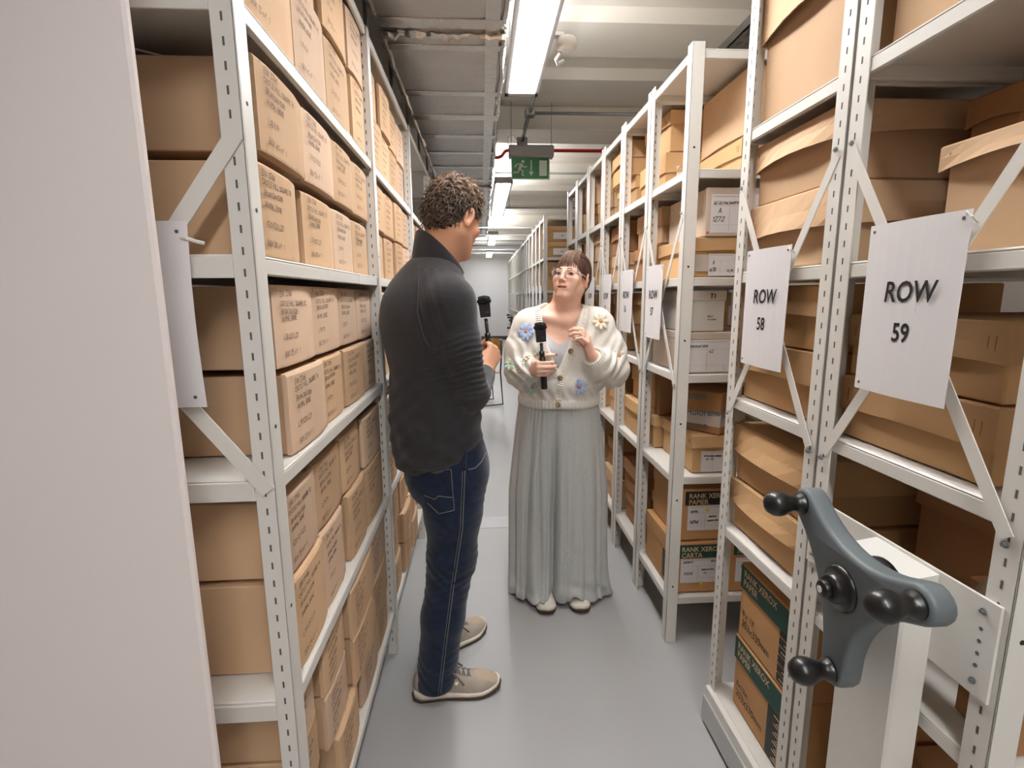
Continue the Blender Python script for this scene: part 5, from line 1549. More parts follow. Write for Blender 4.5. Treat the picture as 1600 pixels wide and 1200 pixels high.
# stubble shadow is left to the light; hair: cap and curly locks
def hair_zone(q):                     # head-local direction test: true on the scalp
    x, y, z = q
    front = .052 + .0 * abs(x)
    return (z > -.030 - .05 * max(0, -y - .02) / .07 or y < -.03) and not (y > .035 and z < .062 - .25 * (.074 - y if y < .074 else 0)) and z > -.072 and not (y > -.02 and z < .012 + .25 * max(0, y)) 
S = SDF(axis((-.24, .10, .0034)), axis((1.64, 1.96, .0034)), axis((1.56, 1.88, .0034)))
S.ell(HM.p(0, -.016, .034), (.080, .100, .093), HM, .01)
S.ell(HM.p(0, -.060, -.025), (.062, .050, .060), HM, .03)
S.ell(HM.p(0, .012, .085), (.060, .075, .045), HM, .03)
S.ell(HM.p(0, .085, -.045), (.10, .075, .098), HM, .008, 's')
for q in (-1, 1):
    S.ell(HM.p(q * .085, .028, -.052), (.04, .040, .060), HM, .008, 's')
    S.ell(HM.p(q * .085, -.012, -.045), (.03, .024, .050), HM, .008, 's')
S.ell(HM.p(0, -.05, -.125), (.12, .10, .050), HM, .008, 's')
def curl(X, Y, Z):
    a = X + .004 * np.sin(190 * Z + 60 * Y); b = Y + .004 * np.sin(170 * X + 50 * Z); c = Z + .004 * np.sin(180 * Y)
    return -.0045 * np.sin(230 * a + 1) * np.sin(210 * b + 90 * c) - .003 * np.sin(390 * c + 120 * a)
S.disp(curl, (-.3, 1.5, 1.5), (.2, 2.1, 1.95))
def hair_tint(co):
    q = (co - np.array(HM.o)) @ HM.m
    t = np.clip((q[:, 2] - .03) / .09 + .25 * np.sin(co[:, 0] * 310 + co[:, 2] * 190), 0, 1)[:, None]
    out = np.ones((len(co), 4)); out[:, :3] = lin((58, 42, 34)) * (1 - t) + lin((128, 98, 72)) * t
    return out
hair_m = S.mesh('hair', M['hair_m'], person_m, hair_tint, 0)
bv = bvh_of(hair_m)
rg = random.Random(21); paths = []; cols = []
tries = 0
while len(paths) < 1900 and tries < 14000:
    tries += 1
    th = math.acos(rg.uniform(-.62, 1)); ph = rg.uniform(0, 2 * PI)
    dl = Vector((math.sin(th) * math.cos(ph), math.sin(th) * math.sin(ph), math.cos(th)))
    dw = HM.d(*dl)
    h = bv.ray_cast(HM.o + dw * .25, -dw, .2)
    if h[0] is None or (h[0] - HM.o).length < .075: continue
    p = h[0]; nrm = h[1]
    if nrm.dot(dw) < .2: continue
    loc = Vector(HM.m.T @ np.array(p - HM.o)) if False else Vector([float(v) for v in (HM.m.T @ np.array(tuple(p - HM.o)))])
    if loc.y > .078 and loc.z < .07: continue
    top = max(0, min(1, (loc.z - .02) / .08))
    # locks lie back and down, top ones curl
    t = (HM.d(rg.uniform(-.5, .5), rg.uniform(-.6, .5), -.9 + .6 * top))
    t = (t - nrm * t.dot(nrm)).normalized(); b = nrm.cross(t)
    L_ = rg.uniform(.018, .032); ca = rg.uniform(.002, .0050) * (.30 + .9 * top); tw = rg.uniform(3.5, 6.5) * rg.choice((-1, 1)); p0 = rg.uniform(0, 6)
    pts = []
    for i in range(8):
        f = i / 7
        pts.append(p - nrm * .003 + t * (L_ * f) + nrm * (.004 * math.sin(PI * f) + ca * .6 * (math.sin(p0 + tw * f) * f)) + b * (ca * math.cos(p0 + tw * f)))
    paths.append((pts, rg.uniform(.0009, .0017)))
    k = rg.uniform(0, 1) * (.30 + .70 * top)
    c = lin((54, 41, 34)) * (1 - k) + lin((176, 146, 116)) * k
    cols.append(tuple(c))
lk = strands('curls', paths, M['hair_m'], hair_m, cols); lk['kind'] = 'stuff'

# jeans
S = SDF(axis((-.36, .10, .0045)), axis((1.52, 2.02, .0045)), axis((.03, 1.0, .0045)))
S.ell((-.128, 1.772, .87), (.168, .122, .15), BF, .04)
S.ell((-.182, 1.715, .80), (.085, .085, .10), BF, .05); S.ell((-.205, 1.80, .80), (.075, .08, .10), BF, .05)
S.chain([(-.088, 1.712, .82), (-.110, 1.700, .68), (-.118, 1.692, .52), (-.155, 1.675, .30), (-.187, 1.662, .055)], [.106, .096, .083, .073, .070], .03)
S.chain([(-.165, 1.832, .82), (-.122, 1.868, .5), (-.150, 1.875, .28), (-.172, 1.885, .055)], [.098, .076, .070, .067], .03)
def crease(X, Y, Z):
    w = np.exp(-((Z - .47) / .10) ** 2) + .8 * np.exp(-((Z - .13) / .09) ** 2) + .5 * np.exp(-((Z - .72) / .07) ** 2)
    return w * (.0018 * np.sin(Z * 120 + X * 70 - Y * 40 + 2 * np.sin(X * 40 + Z * 25)) + 0.0011 * np.sin(Z * 230 - X * 90 + Y * 60))
S.disp(crease, (-.4, 1.5, 0), (.2, 2.1, 1.0))
S.half(lambda X, Y, Z: Z - .042 + 0 * X + 0 * Y, (-.4, 1.5, 0), (.2, 2.1, .2), .006)
jeans = S.mesh('jeans', M['denim'], person_m)
bj = bvh_of(jeans)
VD = Vector((-.09, 1.0, -.25))          # looking direction used only to lay seams on the near side
def seam(name, pts, bv_, d, r, m, parent, lift=.0008):
    dense = []
    for a, b in zip(pts, pts[1:]):
        for i in range(8): dense.append(Vector(a).lerp(Vector(b), i / 8))
    dense.append(Vector(pts[-1]))
    q = on_surface(bv_, dense, d, lift)
    if len(q) > 2: return MB().tube(q, r, 5).build(name, m, parent, True)
nd = (0, 1, 0)
seam('side_seam', [(-.062, 1.7, .86), (-.075, 1.7, .66), (-.105, 1.7, .48), (-.135, 1.7, .28), (-.165, 1.7, .06)], bj, nd, .0016, M['stitch'], jeans)
seam('side_seam', [(-.070, 1.7, .86), (-.083, 1.7, .66), (-.113, 1.7, .48), (-.143, 1.7, .28), (-.173, 1.7, .06)], bj, nd, .0010, M['stitch'], jeans)
# rear pocket: raised patch with stitching
pk = [(-.222, .858), (-.106, .868), (-.100, .745), (-.140, .730), (-.180, .755)]
rows = []
for i in range(9):
    v = i / 8; row = []
    for j in range(9):
        u = j / 8
        top = Vector((pk[0][0] + (pk[1][0] - pk[0][0]) * u, pk[0][1] + (pk[1][1] - pk[0][1]) * u))
        bot = Vector((-.197 + .097 * u, .755 - .030 * u + (-.012 if .3 < u < .8 else 0)))
        c = top.lerp(bot, v)
        row.append((c.x, 1.6, c.y))
    rows.append(row)
P = [on_surface(bj, r_, nd, .0030) for r_ in rows]
if all(len(r_) == 9 for r_ in P):
    pocket = grid_mesh('rear_pocket', P, M['denim'], jeans, wrap=False)
seam('pocket_stitch', [(-.222, 1.6, .858), (-.106, 1.6, .866), (-.100, 1.6, .730), (-.150, 1.6, .716), (-.19, 1.6, .742)], bj, nd, .0013, M['stitch'], jeans, .0034)
seam('pocket_stitch', [(-.200, 1.6, .772), (-.165, 1.6, .760), (-.148, 1.6, .774), (-.103, 1.6, .772)], bj, nd, .0013, M['stitch'], jeans, .0034)
seam('front_pocket_edge', [(-.052, 1.6, .862), (-.030, 1.6, .862), (-.008, 1.6, .876), (.006, 1.6, .894)], bj, nd, .0020, M['stitch'], jeans, .001)
seam('belt_loop', [(-.060, 1.6, .93), (-.062, 1.6, .865)], bj, nd, .0045, M['denim'], jeans, .001)

# undershirt edge and sweater
S = SDF(axis((-.37, .10, .0042)), axis((1.52, 2.08, .0042)), axis((.80, 1.62, .0042)))
S.ell((-.180, 1.785, 1.32), (.208, .138, .205), BF, .04)
S.ell((-.215, 1.76, 1.34), (.16, .105, .16), BF, .05)
S.ell((-.172, 1.782, 1.08), (.190, .140, .26), BF, .06)
S.ell((-.168, 1.778, .90), (.184, .146, .30), BF, .05)
S.chain([(-.160, 1.785, 1.475), (-.098, 1.648, 1.405)], [.082, .072], .05)
S.chain([(-.160, 1.785, 1.475), (-.268, 1.925, 1.405)], [.082, .074], .05)
S.chain([(-.095, 1.640, 1.405), (-.070, 1.638, 1.27), (-.034, 1.645, 1.108)], [.073, .064, .055], .03)
S.chain([(-.034, 1.645, 1.108), (.004, 1.830, 1.138)], [.055, .042], .02)
S.chain([(-.270, 1.925, 1.405), (-.285, 1.972, 1.13), (-.205, 2.025, .94)], [.074, .058, .044], .02)
def sl_fold(X, Y, Z):
    w = np.exp(-((Z - 1.20) / .085) ** 2) * np.exp(-((Y - 1.60) / .09) ** 2) * np.exp(-((X + .05) / .10) ** 2)
    return w * (.0125 * np.abs(np.sin(Z * 165 - X * 40 + .8 * np.sin(X * 35 + Y * 20))) - .007)
S.disp(sl_fold, (-.2, 1.5, 1.0), (.1, 1.75, 1.36))
def drape(X, Y, Z):
    w = np.clip((1.25 - Z) / .3, 0, 1)
    return w * (.0026 * np.sin(Z * 60 + X * 55 + 1.2 * np.sin(Z * 23 + Y * 30)) + 0.0018 * np.sin(Z * 95 - X * 75 + Y * 20))
S.disp(drape, (-.4, 1.5, .8), (.1, 2.1, 1.25))
S.disp(lambda X, Y, Z: np.exp(-((Z - 1.36) / .12) ** 2) * np.exp(-((X + .15) / .05) ** 2) * np.exp(-((Y - 1.66) / .08) ** 2) * .006 * np.sin(X * 190 + Z * 50), (-.3, 1.5, 1.15), (.05, 1.8, 1.5))
S.half(lambda X, Y, Z: Z - (.836 + .042 * np.clip((X + .22) / .12, 0, 1) + .004 * np.sin(X * 60 + Y * 50)), (-.4, 1.5, .78), (.12, 2.1, 1.0), .008)
S.cone((-.150, 1.792, 1.50), (-.135, 1.80, 1.62), .066, .070, .012, 's')
sweater = S.mesh('sweater', M['sweater'], person_m)
bs = bvh_of(sweater)
seam('raglan_seam', [(-.195, 1.55, 1.515), (-.192, 1.55, 1.44), (-.196, 1.55, 1.37), (-.180, 1.55, 1.30), (-.160, 1.55, 1.26)], bs, nd, .0022, M['sweater_seam'], sweater, .0006)
seam('hem_stitch', [(-.30, 1.5, .858), (-.20, 1.5, .860), (-.10, 1.5, .880), (-.03, 1.5, .902)], bs, nd, .0012, M['sweater_seam'], sweater, .0005)
MBu = MB()
# undershirt tail below the hem at the back
rows = []
for j in range(3):
    rows.append([(-.200 + .085 * i / 8, 1.6, .880 - .016 * j * math.sin(PI * (i + 1) / 10)) for i in range(9)])
P = [on_surface(bj, r_, nd, .006) for r_ in rows]
if all(len(r_) == 9 for r_ in P): grid_mesh('undershirt', P, M['undershirt'], person_m, wrap=False)
# stand collar with an open front
rows = []; nph = 40
for (k, lift) in ((0, 0), (.35, 0), (.7, 0), (1, 0), (1.0, 1), (.7, 1), (.3, 1), (0, 1)):
    row = []
    for i in range(nph + 1):
        ph = R(35) + R(32) + R(296) * i / nph        # gap around the facing direction
        back = .5 - .5 * math.cos(ph - R(35))        # 1 at the back
        rr = (.069 + (.008 + .006 * k) * back + (-.006 if lift else 0)) * (1.0 + .06 * (1 - back))
        zb = 1.462 + .045 * back; zt = 1.492 + .142 * back ** 1.35
        cx = -.158 + .028 * k * 1.0 - .004 * back; cy = 1.788 + .010 * k
        row.append((cx + rr * math.cos(ph), cy + rr * math.sin(ph), zb + (zt - zb) * k + (.003 if (k == 1.0 and lift) else 0)))
    rows.append(row)
grid_mesh('collar', rows, M['sweater'], sweater, wrap=False)

# shoes
for hl, toe, lab in (((-.268, 1.652, 0), (.045, 1.682, 0), 1), ((-.232, 1.835, 0), (-.012, 2.035, 0), 0)):
    up, P, Hh, hw, th, spr = shoe(person_m, hl, toe, .106, M['shoe_m'], M['sole'], h=1.18)
    # toe cap, heel patch, tongue and laces
    rows = []
    for t in (.70, .76, .84, .91, .96):
        w = hw(t) * .9; row = []
        for k in range(11):
            a = PI * (.08 + .84 * k / 10); z0 = th(t) + spr(t) - .006
            row.append(P(t + .05 * math.sin(a) ** 3 * (t < .75) * -1, -w * math.cos(a) * (1 - .12 * math.sin(a)) * 1.04, z0 + (Hh(t) - z0) * math.sin(a) ** .8 + .0022))
        rows.append(row)
    grid_mesh('toe_cap', rows, M['shoe_pale'], up, wrap=False)
    MB().tube([P(.30, 0, .116), P(.345, 0, .130), P(.39, 0, .117)], [.020, .022, .020], 8).build('tongue', M['shoe_pale'], up, True)
    mb = MB()
    for i in range(5):
        t = .40 + .055 * i; w = .019
        mb.tube([P(t, -w, Hh(t) - .004), P(t + .01, 0, Hh(t + .01) + .0035), P(t + .03, w, Hh(t + .03) - .004)], .0028, 6)
        mb.tube([P(t, w, Hh(t) - .004), P(t + .01, 0, Hh(t + .01) + .0045), P(t + .03, -w, Hh(t + .03) - .004)], .0028, 6)
    for s_ in (-1, 1):
        mb.tube([P(.38, 0, .120), P(.40, s_ * .026, .124), P(.49, s_ * .046, .092), P(.46, s_ * .034, .102), P(.39, 0, .121)], .0036, 6)
        mb.tube([P(.39, 0, .121), P(.46, s_ * .032, .105), P(.57, s_ * .050, .064)], .0033, 6)
    lc = mb.build('laces', M['lace'], up, True); lc['kind'] = 'stuff'
    if lab: MB().box(-.002, .002, -.002, .002, 0, .001).tube([P(.47, .048, .076), P(.50, .050, .072)], .007, 6).build('lace_tag', M['sole'], up)

def mic_stick(t, top, bot, furry, flash):
    """interview stick: shaft, grip, transmitter box with a fur cover"""
    top = Vector(top); bot = Vector(bot); d = (top - bot).normalized()
    q = d.cross(Vector((0, 1, 0))).normalized(); n_ = q.cross(d)
    MB().tube([bot + d * .10, top - d * .03], .0066, 12).build('shaft', M['black_plastic'], t, True)
    MB().tube([bot, bot + d * .004, bot + d * .13, bot + d * .134], [.0125, .0135, .0125, .009], 14).build('grip', M['black_plastic'], t, True)
    MB().tube([bot + d * .132, bot + d * .155], .0112, 14).build('clamp', M['black_plastic'], t, True)
    mb = MB(); c = top
    vs_ = []
    hx, hy, hz = .021, .0125, .024
    for i in (-1, 1):
        for j in (-1, 1):
            for k in (-1, 1): vs_.append(c + q * hx * i * (.92 if k < 0 else 1) + n_ * hy * j + d * hz * k)
    mb.add(vs_, [(0, 1, 3, 2), (4, 6, 7, 5), (0, 4, 5, 1), (2, 3, 7, 6), (0, 2, 6, 4), (1, 5, 7, 3)])
    b = mb.build('transmitter', M['black_plastic'], t)
    for s_ in (-1, 1):
        MB().add([c + n_ * (hy * s_ * 1.02) + q * x + d * z for x, z in ((-.014, -.008), (-.002, -.008), (-.002, -.004), (-.014, -.004))], [(0, 1, 2, 3)]).build('mark', M['dim_red'], b)
    mb = MB(); nu, nv = 18, 12; vs_ = []; rg_ = random.Random(4)
    for i in range(nv + 1):
        th_ = PI * i / nv
        for k in range(nu):
            a = 2 * PI * k / nu; r_ = 1 + rg_.uniform(-.16, .16)
            vs_.append(c + d * (.036 + .017 * math.cos(th_) * r_) + (q * math.cos(a) * .025 + n_ * math.sin(a) * .018) * math.sin(th_) ** .7 * r_)
    mb.add(vs_, [(i * nu + k, i * nu + (k + 1) % nu, (i + 1) * nu + (k + 1) % nu, (i + 1) * nu + k) for i in range(nv) for k in range(nu)])
    mb.build('fur_cover', M['foam'], t, True)
t = thing('microphone', 'small black microphone with furry top on a stick in the hand of the man', 'microphone', (.012, 1.925, 1.1), 'hand-held microphones')
mic_stick(t, (.014, 1.925, 1.368), (.036, 1.935, 1.13), True, 0)
# ------------------------------------------------------------------ the woman
person_w = thing('person', 'woman in glasses, cream flowered cardigan and wide grey trousers, gesturing with one hand', 'person', (.35, 2.27, 0))
HW = Frame((.388, 2.222, 1.497), (-.56 * .966, -.83 * .966, .24), .885, roll=R(-3))
WF = Frame((.345, 2.265, 0), (-.12, -.99, 0))
S = SDF(axis((.06, .66, .0026)), axis((2.0, 2.42, .0028)), axis((.0, 1.02, .012), (1.02, 1.65, .0025)))
head(S, HW, True)
S.chain([HW.p(0, -.03, -.05), (.372, 2.262, 1.40), (.360, 2.275, 1.32)], [.050, .053, .068], .03)
S.cone(HW.p(0, .005, -.080), (.360, 2.232, 1.335), .036, .040, .02)
S.ell((.350, 2.270, 1.24), (.150, .088, .135), WF, .04)
S.chain([(.205, 2.285, 1.292), (.355, 2.262, 1.325), (.500, 2.285, 1.292)], [.046, .048, .046], .04)
S.cone((.25, 2.215, 1.335), (.345, 2.192, 1.312), .012, .013, .03); S.cone((.46, 2.215, 1.335), (.365, 2.192, 1.312), .012, .013, .03)
for q in (-1, 1): S.ell((.347 + q * .068, 2.195, 1.165), (.068, .060, .066), WF, .04)
S.ell((.345, 2.275, 1.03), (.145, .100, .16), WF, .05)
S.ell((.345, 2.285, .86), (.155, .105, .13), WF, .05)
WRS, WRE, WRW = (.210, 2.275, 1.285), (.165, 2.238, 1.095), (.203, 2.108, 1.124)
WLS, WLE, WLW = (.505, 2.275, 1.285), (.565, 2.225, 1.10), (.455, 2.088, 1.170)
S.chain([WRS, WRE, WRW], [.046, .040, .026], .02); S.chain([WLS, WLE, WLW], [.046, .040, .026], .02)
for an in ((.275, 2.275, .07), (.440, 2.275, .07)): S.chain([(.345 + (.07 if an[0] > .345 else -.07), 2.285, .80), (an[0], 2.28, .45), an], [.075, .055, .040], .03)
tR = hand(S, WRW, (.27, -.95, .06), (.95, .27, 0), 1, .90, [(69, 41, 25), (69, 41, 25), (70, 42, 25), (72, 44, 25)], .0, thumb=[(.6, .55, .5), (.5, .25, .8), (.25, .05, .95)], thin=.95)
tL = hand(S, WLW, (-.30, -.16, .94), (-.90, .30, -.25), -1, .90, [(22, 36, 26), (30, 40, 28), (36, 42, 30), (40, 46, 32)], .0, thumb=[(.7, .35, .5), (.8, .0, .6), (.85, -.1, .5)], thin=.95)
body_w = S.mesh('body', M['skin_w'], person_w, skin_color(HW, (228, 184, 160), (226, 156, 136), (200, 124, 112), True))
nails(tR, M['nail_w'], body_w, .9); nails(tL, M['nail_w'], body_w, .9)
for q in (-1, 1): eye(HW, q, body_w, True)
MB().tube([HW.p(.017 * t, .0835 - .005 * t * t, -.0700) for t in [i / 5 - 1 for i in range(11)]], .0022, 6).build('teeth', M['teeth'], body_w, True)
# rings
for (fi, seg, m_) in ((2, .45, 'silver'), (1, .5, 'silver')):
    pts, dv, nn, s_, rs = tL[fi]
    a, b = pts[0].lerp(pts[1], seg), (pts[1] - pts[0]).normalized()
    u = b.orthogonal().normalized(); w = b.cross(u)
    MB().tube([a + (u * math.cos(2 * PI * i / 16) + w * math.sin(2 * PI * i / 16)) * (rs[0] * 1.04) for i in range(16)], .0012, 6, closed=True).build('finger_ring', M[m_], body_w, True)
# spectacles
gl = link('glasses', None, person_w)
lensf = []
for q in (-1, 1):
    fr = Frame(HW.p(q * .0325, .0985, -.008), HW.d(q * .14, .99, -.05), HW.s, HW.u)
    pts = []
    for i in range(28):
        a = 2 * PI * i / 28; c, s_ = math.cos(a), math.sin(a)
        pts.append(fr.p(.0260 * math.copysign(abs(c) ** .75, c), -.002 * abs(c), .0165 * math.copysign(abs(s_) ** .78, s_)))
    MB().tube(pts, .0010, 6, closed=True).build('rim', M['clear_frame'], gl, True)
    MB().add(pts, [tuple(range(28))]).build('lens', M['lens'], gl)
    MB().tube([fr.p(q * .0265, -.001, .010), HW.p(q * .070, .078, .001), HW.p(q * .077, .02, .002), HW.p(q * .079, -.012, -.004)], .0017, 6).build('temple', M['clear_frame'], gl, True)
MB().tube([HW.p(-.0085, .0985, -.002), HW.p(0, .1025, .002), HW.p(.0085, .0985, -.002)], .0014, 6).build('bridge', M['clear_frame'], gl, True)
MB().lathe([(0, -.003), (.003, 0), (0, .003)], HW.p(-.080, -.008, -.046), HW.u, 10).build('earring', M['silver'], person_w, True)
MB().lathe([(0, -.003), (.003, 0), (0, .003)], HW.p(.080, -.008, -.046), HW.u, 10).build('earring', M['silver'], person_w, True)
bw = bvh_of(body_w)
ck = on_surface(bw, [(.29 + .0065 * i, 2.0, 1.355 - .068 * math.sin(PI * i / 20) ** .8) for i in range(21)], (0, 1, 0), .0006)
MB().tube(ck, .0006, 5).build('necklace', M['gold'], person_w, True)

# hair: smooth cap swept back, fringe of tapered locks, low bun behind
S = SDF(axis((.26, .52, .003)), axis((2.08, 2.40, .003)), axis((1.38, 1.66, .003)))
s_ = HW.s
def HE(c, r, k, mode='u'): S.ell(HW.p(*c), [q * s_ for q in r], HW, k, mode)
HE((0, -.015, .036), (.079, .100, .090), .01)
HE((0, -.055, -.010), (.068, .060, .060), .03)
HE((-.0, -.095, -.050), (.034, .030, .034), .015)
HE((.040, -.070, -.075), (.026, .026, .040), .015)
HE((0, .085, -.030), (.078, .070, .092), .008, 's')
for q in (-1, 1): HE((q * .088, .015, -.055), (.034, .046, .058), .006, 's')
HE((0, .02, -.115), (.12, .10, .05), .006, 's')
S.disp(lambda X, Y, Z: .0010 * np.sin(520 * X + 260 * Y + 60 * Z), (.2, 2.0, 1.3), (.6, 2.5, 1.7))
def wt(co):
    out = np.ones((len(co), 4)); t = (.5 + .5 * np.sin(co[:, 0] * 420 + co[:, 1] * 230 + co[:, 2] * 70))[:, None]
    out[:, :3] = lin((62, 40, 32)) * (1 - t) + lin((90, 60, 46)) * t
    return out
hair_w = S.mesh('hair', M['hair_w'], person_w, wt, 1)
bh = bvh_of(hair_w)
rg = random.Random(8); paths = []; cols = []
def scalp(x, y, z, lift=.001):
    dw = HW.d(x, y, z).normalized(); h = bh.ray_cast(HW.p(0, -.01, .01) + dw * .22, -dw, .22)
    return (h[0] + h[1] * lift) if h[0] is not None else None
for i in range(130):                  # fringe
    u = rg.uniform(-1, 1); gapf = 1.0
    end_x = u * .062; ln = rg.uniform(.82, 1.0)
    if rg.random() < .35: ln *= .8
    pts = []
    for k in range(9):
        f = k / 8
        an = R(-14 + 133 * f * ln); rr_ = 1.035 + .02 * math.sin(PI * f)
        z = .036 + .090 * rr_ * math.cos(an) - .018 * abs(u) ** 2 * f; y = -.015 + .100 * rr_ * math.sin(an) - .034 * abs(u) ** 2.2 * f
        x = end_x * (.35 + .65 * f) + rg.uniform(-.0005, .0005)
        pts.append(HW.p(x, y, z))
    paths.append((pts, rg.uniform(.0014, .0026)))
    k = rg.random(); cols.append(tuple(lin((66, 47, 38)) * (1 - k) + lin((124, 94, 74)) * k))
for i in range(170):                  # locks swept from the crown to the nape
    q = rg.choice((-1, 1)); a0 = rg.uniform(.1, 1.0)
    pts = []
    for k in range(9):
        f = k / 8
        x = q * (.02 + .075 * math.sin(PI * (.15 + .7 * f))) * a0; y = .055 - .16 * f; z = .11 * math.cos(PI * .5 * f * .9 + (1 - a0) * 0) - .075 * f * f * a0 - (.02 * a0)
        p = scalp(x, y, z, .0012)
        if p is not None: pts.append(p)
    if len(pts) > 4:
        paths.append((pts, rg.uniform(.0014, .0024)))
        k = rg.random(); cols.append(tuple(lin((52, 37, 30)) * (1 - k) + lin((100, 73, 57)) * k))
for q in (-1, 1):                     # loose side wisps before the ears
    for i in range(9):
        w0, w1, w2 = rg.random(), rg.random(), rg.uniform(.7, 1.0)
        pts = [HW.p(q * (.071 + .003 * w0), .044 - .024 * w1 + .006 * math.sin(f * 3), .050 - .080 * f * w2) for f in [k / 6 for k in range(7)]]
        paths.append((pts, .0013)); cols.append(tuple(lin((80, 52, 40))))
lk = strands('locks', paths, M['hair_w'], hair_w, cols); lk['kind'] = 'stuff'

# tank top
S = SDF(axis((.14, .56, .004)), axis((2.06, 2.42, .004)), axis((.90, 1.40, .004)))
S.ell((.350, 2.270, 1.24), (.155, .093, .140), WF, .04)
for q in (-1, 1): S.ell((.347 + q * .068, 2.195, 1.165), (.073, .0655, .071), WF, .04)
S.ell((.345, 2.275, 1.03), (.152, .106, .16), WF, .05)
S.half(lambda X, Y, Z: (1.218 + 14.0 * np.abs(X - .335) ** 2 + np.clip(Y - 2.24, 0, 1) * 1.2) - Z, (.1, 2.0, 1.1), (.6, 2.5, 1.45), .004)
tank = S.mesh('tank_top', M['tank'], person_w)

# cardigan
S = SDF(axis((.06, .68, .004)), axis((2.04, 2.44, .004)), axis((.92, 1.42, .004)))
S.ell((.347, 2.268, 1.19), (.190, .140, .20), WF, .04)
for q in (-1, 1): S.ell((.347 + q * .068, 2.195, 1.165), (.084, .0775, .085), WF, .05)
S.ell((.345, 2.262, 1.045), (.196, .150, .095), WF, .05)
S.ell((.343, 2.266, .975), (.180, .138, .065), WF, .03)
S.chain([(.355, 2.270, 1.325), (.215, 2.270, 1.285)], [.065, .072], .05); S.chain([(.355, 2.270, 1.325), (.505, 2.270, 1.290)], [.065, .074], .05)
S.chain([(.212, 2.265, 1.285), (.178, 2.245, 1.18), (.172, 2.225, 1.095), (.196, 2.130, 1.118)], [.074, .074, .070, .052], .03)
S.chain([(.508, 2.265, 1.285), (.555, 2.245, 1.18), (.568, 2.215, 1.095), (.500, 2.140, 1.125), (.478, 2.112, 1.142)], [.076, .078, .074, .062, .050], .03)
def cf(X, Y, Z):
    wr = np.exp(-((X - .17) / .06) ** 2) * np.exp(-((Z - 1.13) / .09) ** 2); wl = np.exp(-((X - .56) / .07) ** 2) * np.exp(-((Z - 1.14) / .09) ** 2)
    wb = np.exp(-((Z - 1.02) / .05) ** 2)
    return (wr * (.007 * np.sin(X * 130 + Z * 85 + 1.5 * np.sin(Z * 40))) + wl * (.006 * np.sin(X * -110 + Z * 90 + 1.2 * np.sin(X * 50))) + wb * .0035 * np.sin(X * 140 + 2 * np.sin(Z * 50)) +
            np.exp(-((Z - 1.25) / .08) ** 2) * .003 * np.sin(X * 90 - Z * 60))
S.disp(cf, (.0, 2.0, .9), (.7, 2.5, 1.45))
S.half(lambda X, Y, Z: Z - .966 + 0 * X + 0 * Y, (.0, 2.0, .9), (.7, 2.5, 1.1), .006)
def vcut(X, Y, Z):
    def ln(x0, z0, x1, z1, sg):
        L_ = math.hypot(x1 - x0, z1 - z0); nx, nz = (z1 - z0) / L_ * sg, -(x1 - x0) / L_ * sg
        return (X - x0) * nx + (Z - z0) * nz
    a = ln(.254, 1.37, .270, 1.227, 1); b = ln(.270, 1.227, .320, 1.108, 1); c = ln(.444, 1.39, .323, 1.112, -1)
    return np.maximum(np.maximum(np.maximum(a, b), c), Y - 2.262)
S.op(vcut, (.22, 2.0, 1.05), (.48, 2.3, 1.5), .004, 's')
S.cone((.357, 2.262, 1.30), (.366, 2.245, 1.45), .076, .088, .006, 's')
card = S.mesh('cardigan', M['cardigan'], person_w)
bc = bvh_of(card)
def ribbed_tube(name, a, b, r0, r1, parent, ribs=26, amp=.05, flat=1.0, nn=None):
    a = Vector(a); b = Vector(b); d = (b - a).normalized(); u = d.orthogonal().normalized(); w = d.cross(u); n = ribs * 6
    rows = []
    for (f, k) in ((0, .80), (.0, 1.0), (.25, 1.03), (.5, 1.04), (.75, 1.02), (1, 1.0), (1.02, .92), (.9, .80)):
        r_ = (r0 + (r1 - r0) * min(f, 1)) * k
        rows.append([a + (b - a) * f + (u * math.cos(2 * PI * i / n) + w * math.sin(2 * PI * i / n)) * r_ * (1 + amp * math.cos(2 * PI * i * ribs / n)) for i in range(n)])
    return grid_mesh(name, rows, M['rib'], parent)
ribbed_tube('cuff', (.190, 2.140, 1.116), (.2035, 2.098, 1.124), .050, .040, card, 24, .032)
ribbed_tube('cuff', (.500, 2.134, 1.120), (.455, 2.090, 1.172), .058, .043, card, 26, .032)
# ribbed hem band
rows = []; nh = 420
for (z, k) in ((.984, .94), (.981, 1.012), (.968, 1.022), (.952, 1.020), (.941, 1.012), (.937, .96), (.95, .94)):
    row = []
    for i in range(nh):
        a = 2 * PI * i / nh; rb = 1 + .007 * math.cos(a * 70)
        p = WF.d(.1795 * k * rb * math.cos(a), .1385 * k * rb * math.sin(a), 0)
        row.append((.343 + p.x, 2.266 + p.y, z + .002 * math.sin(5 * a)))
    rows.append(row)
grid_mesh('hem_band', rows, M['rib'], card)
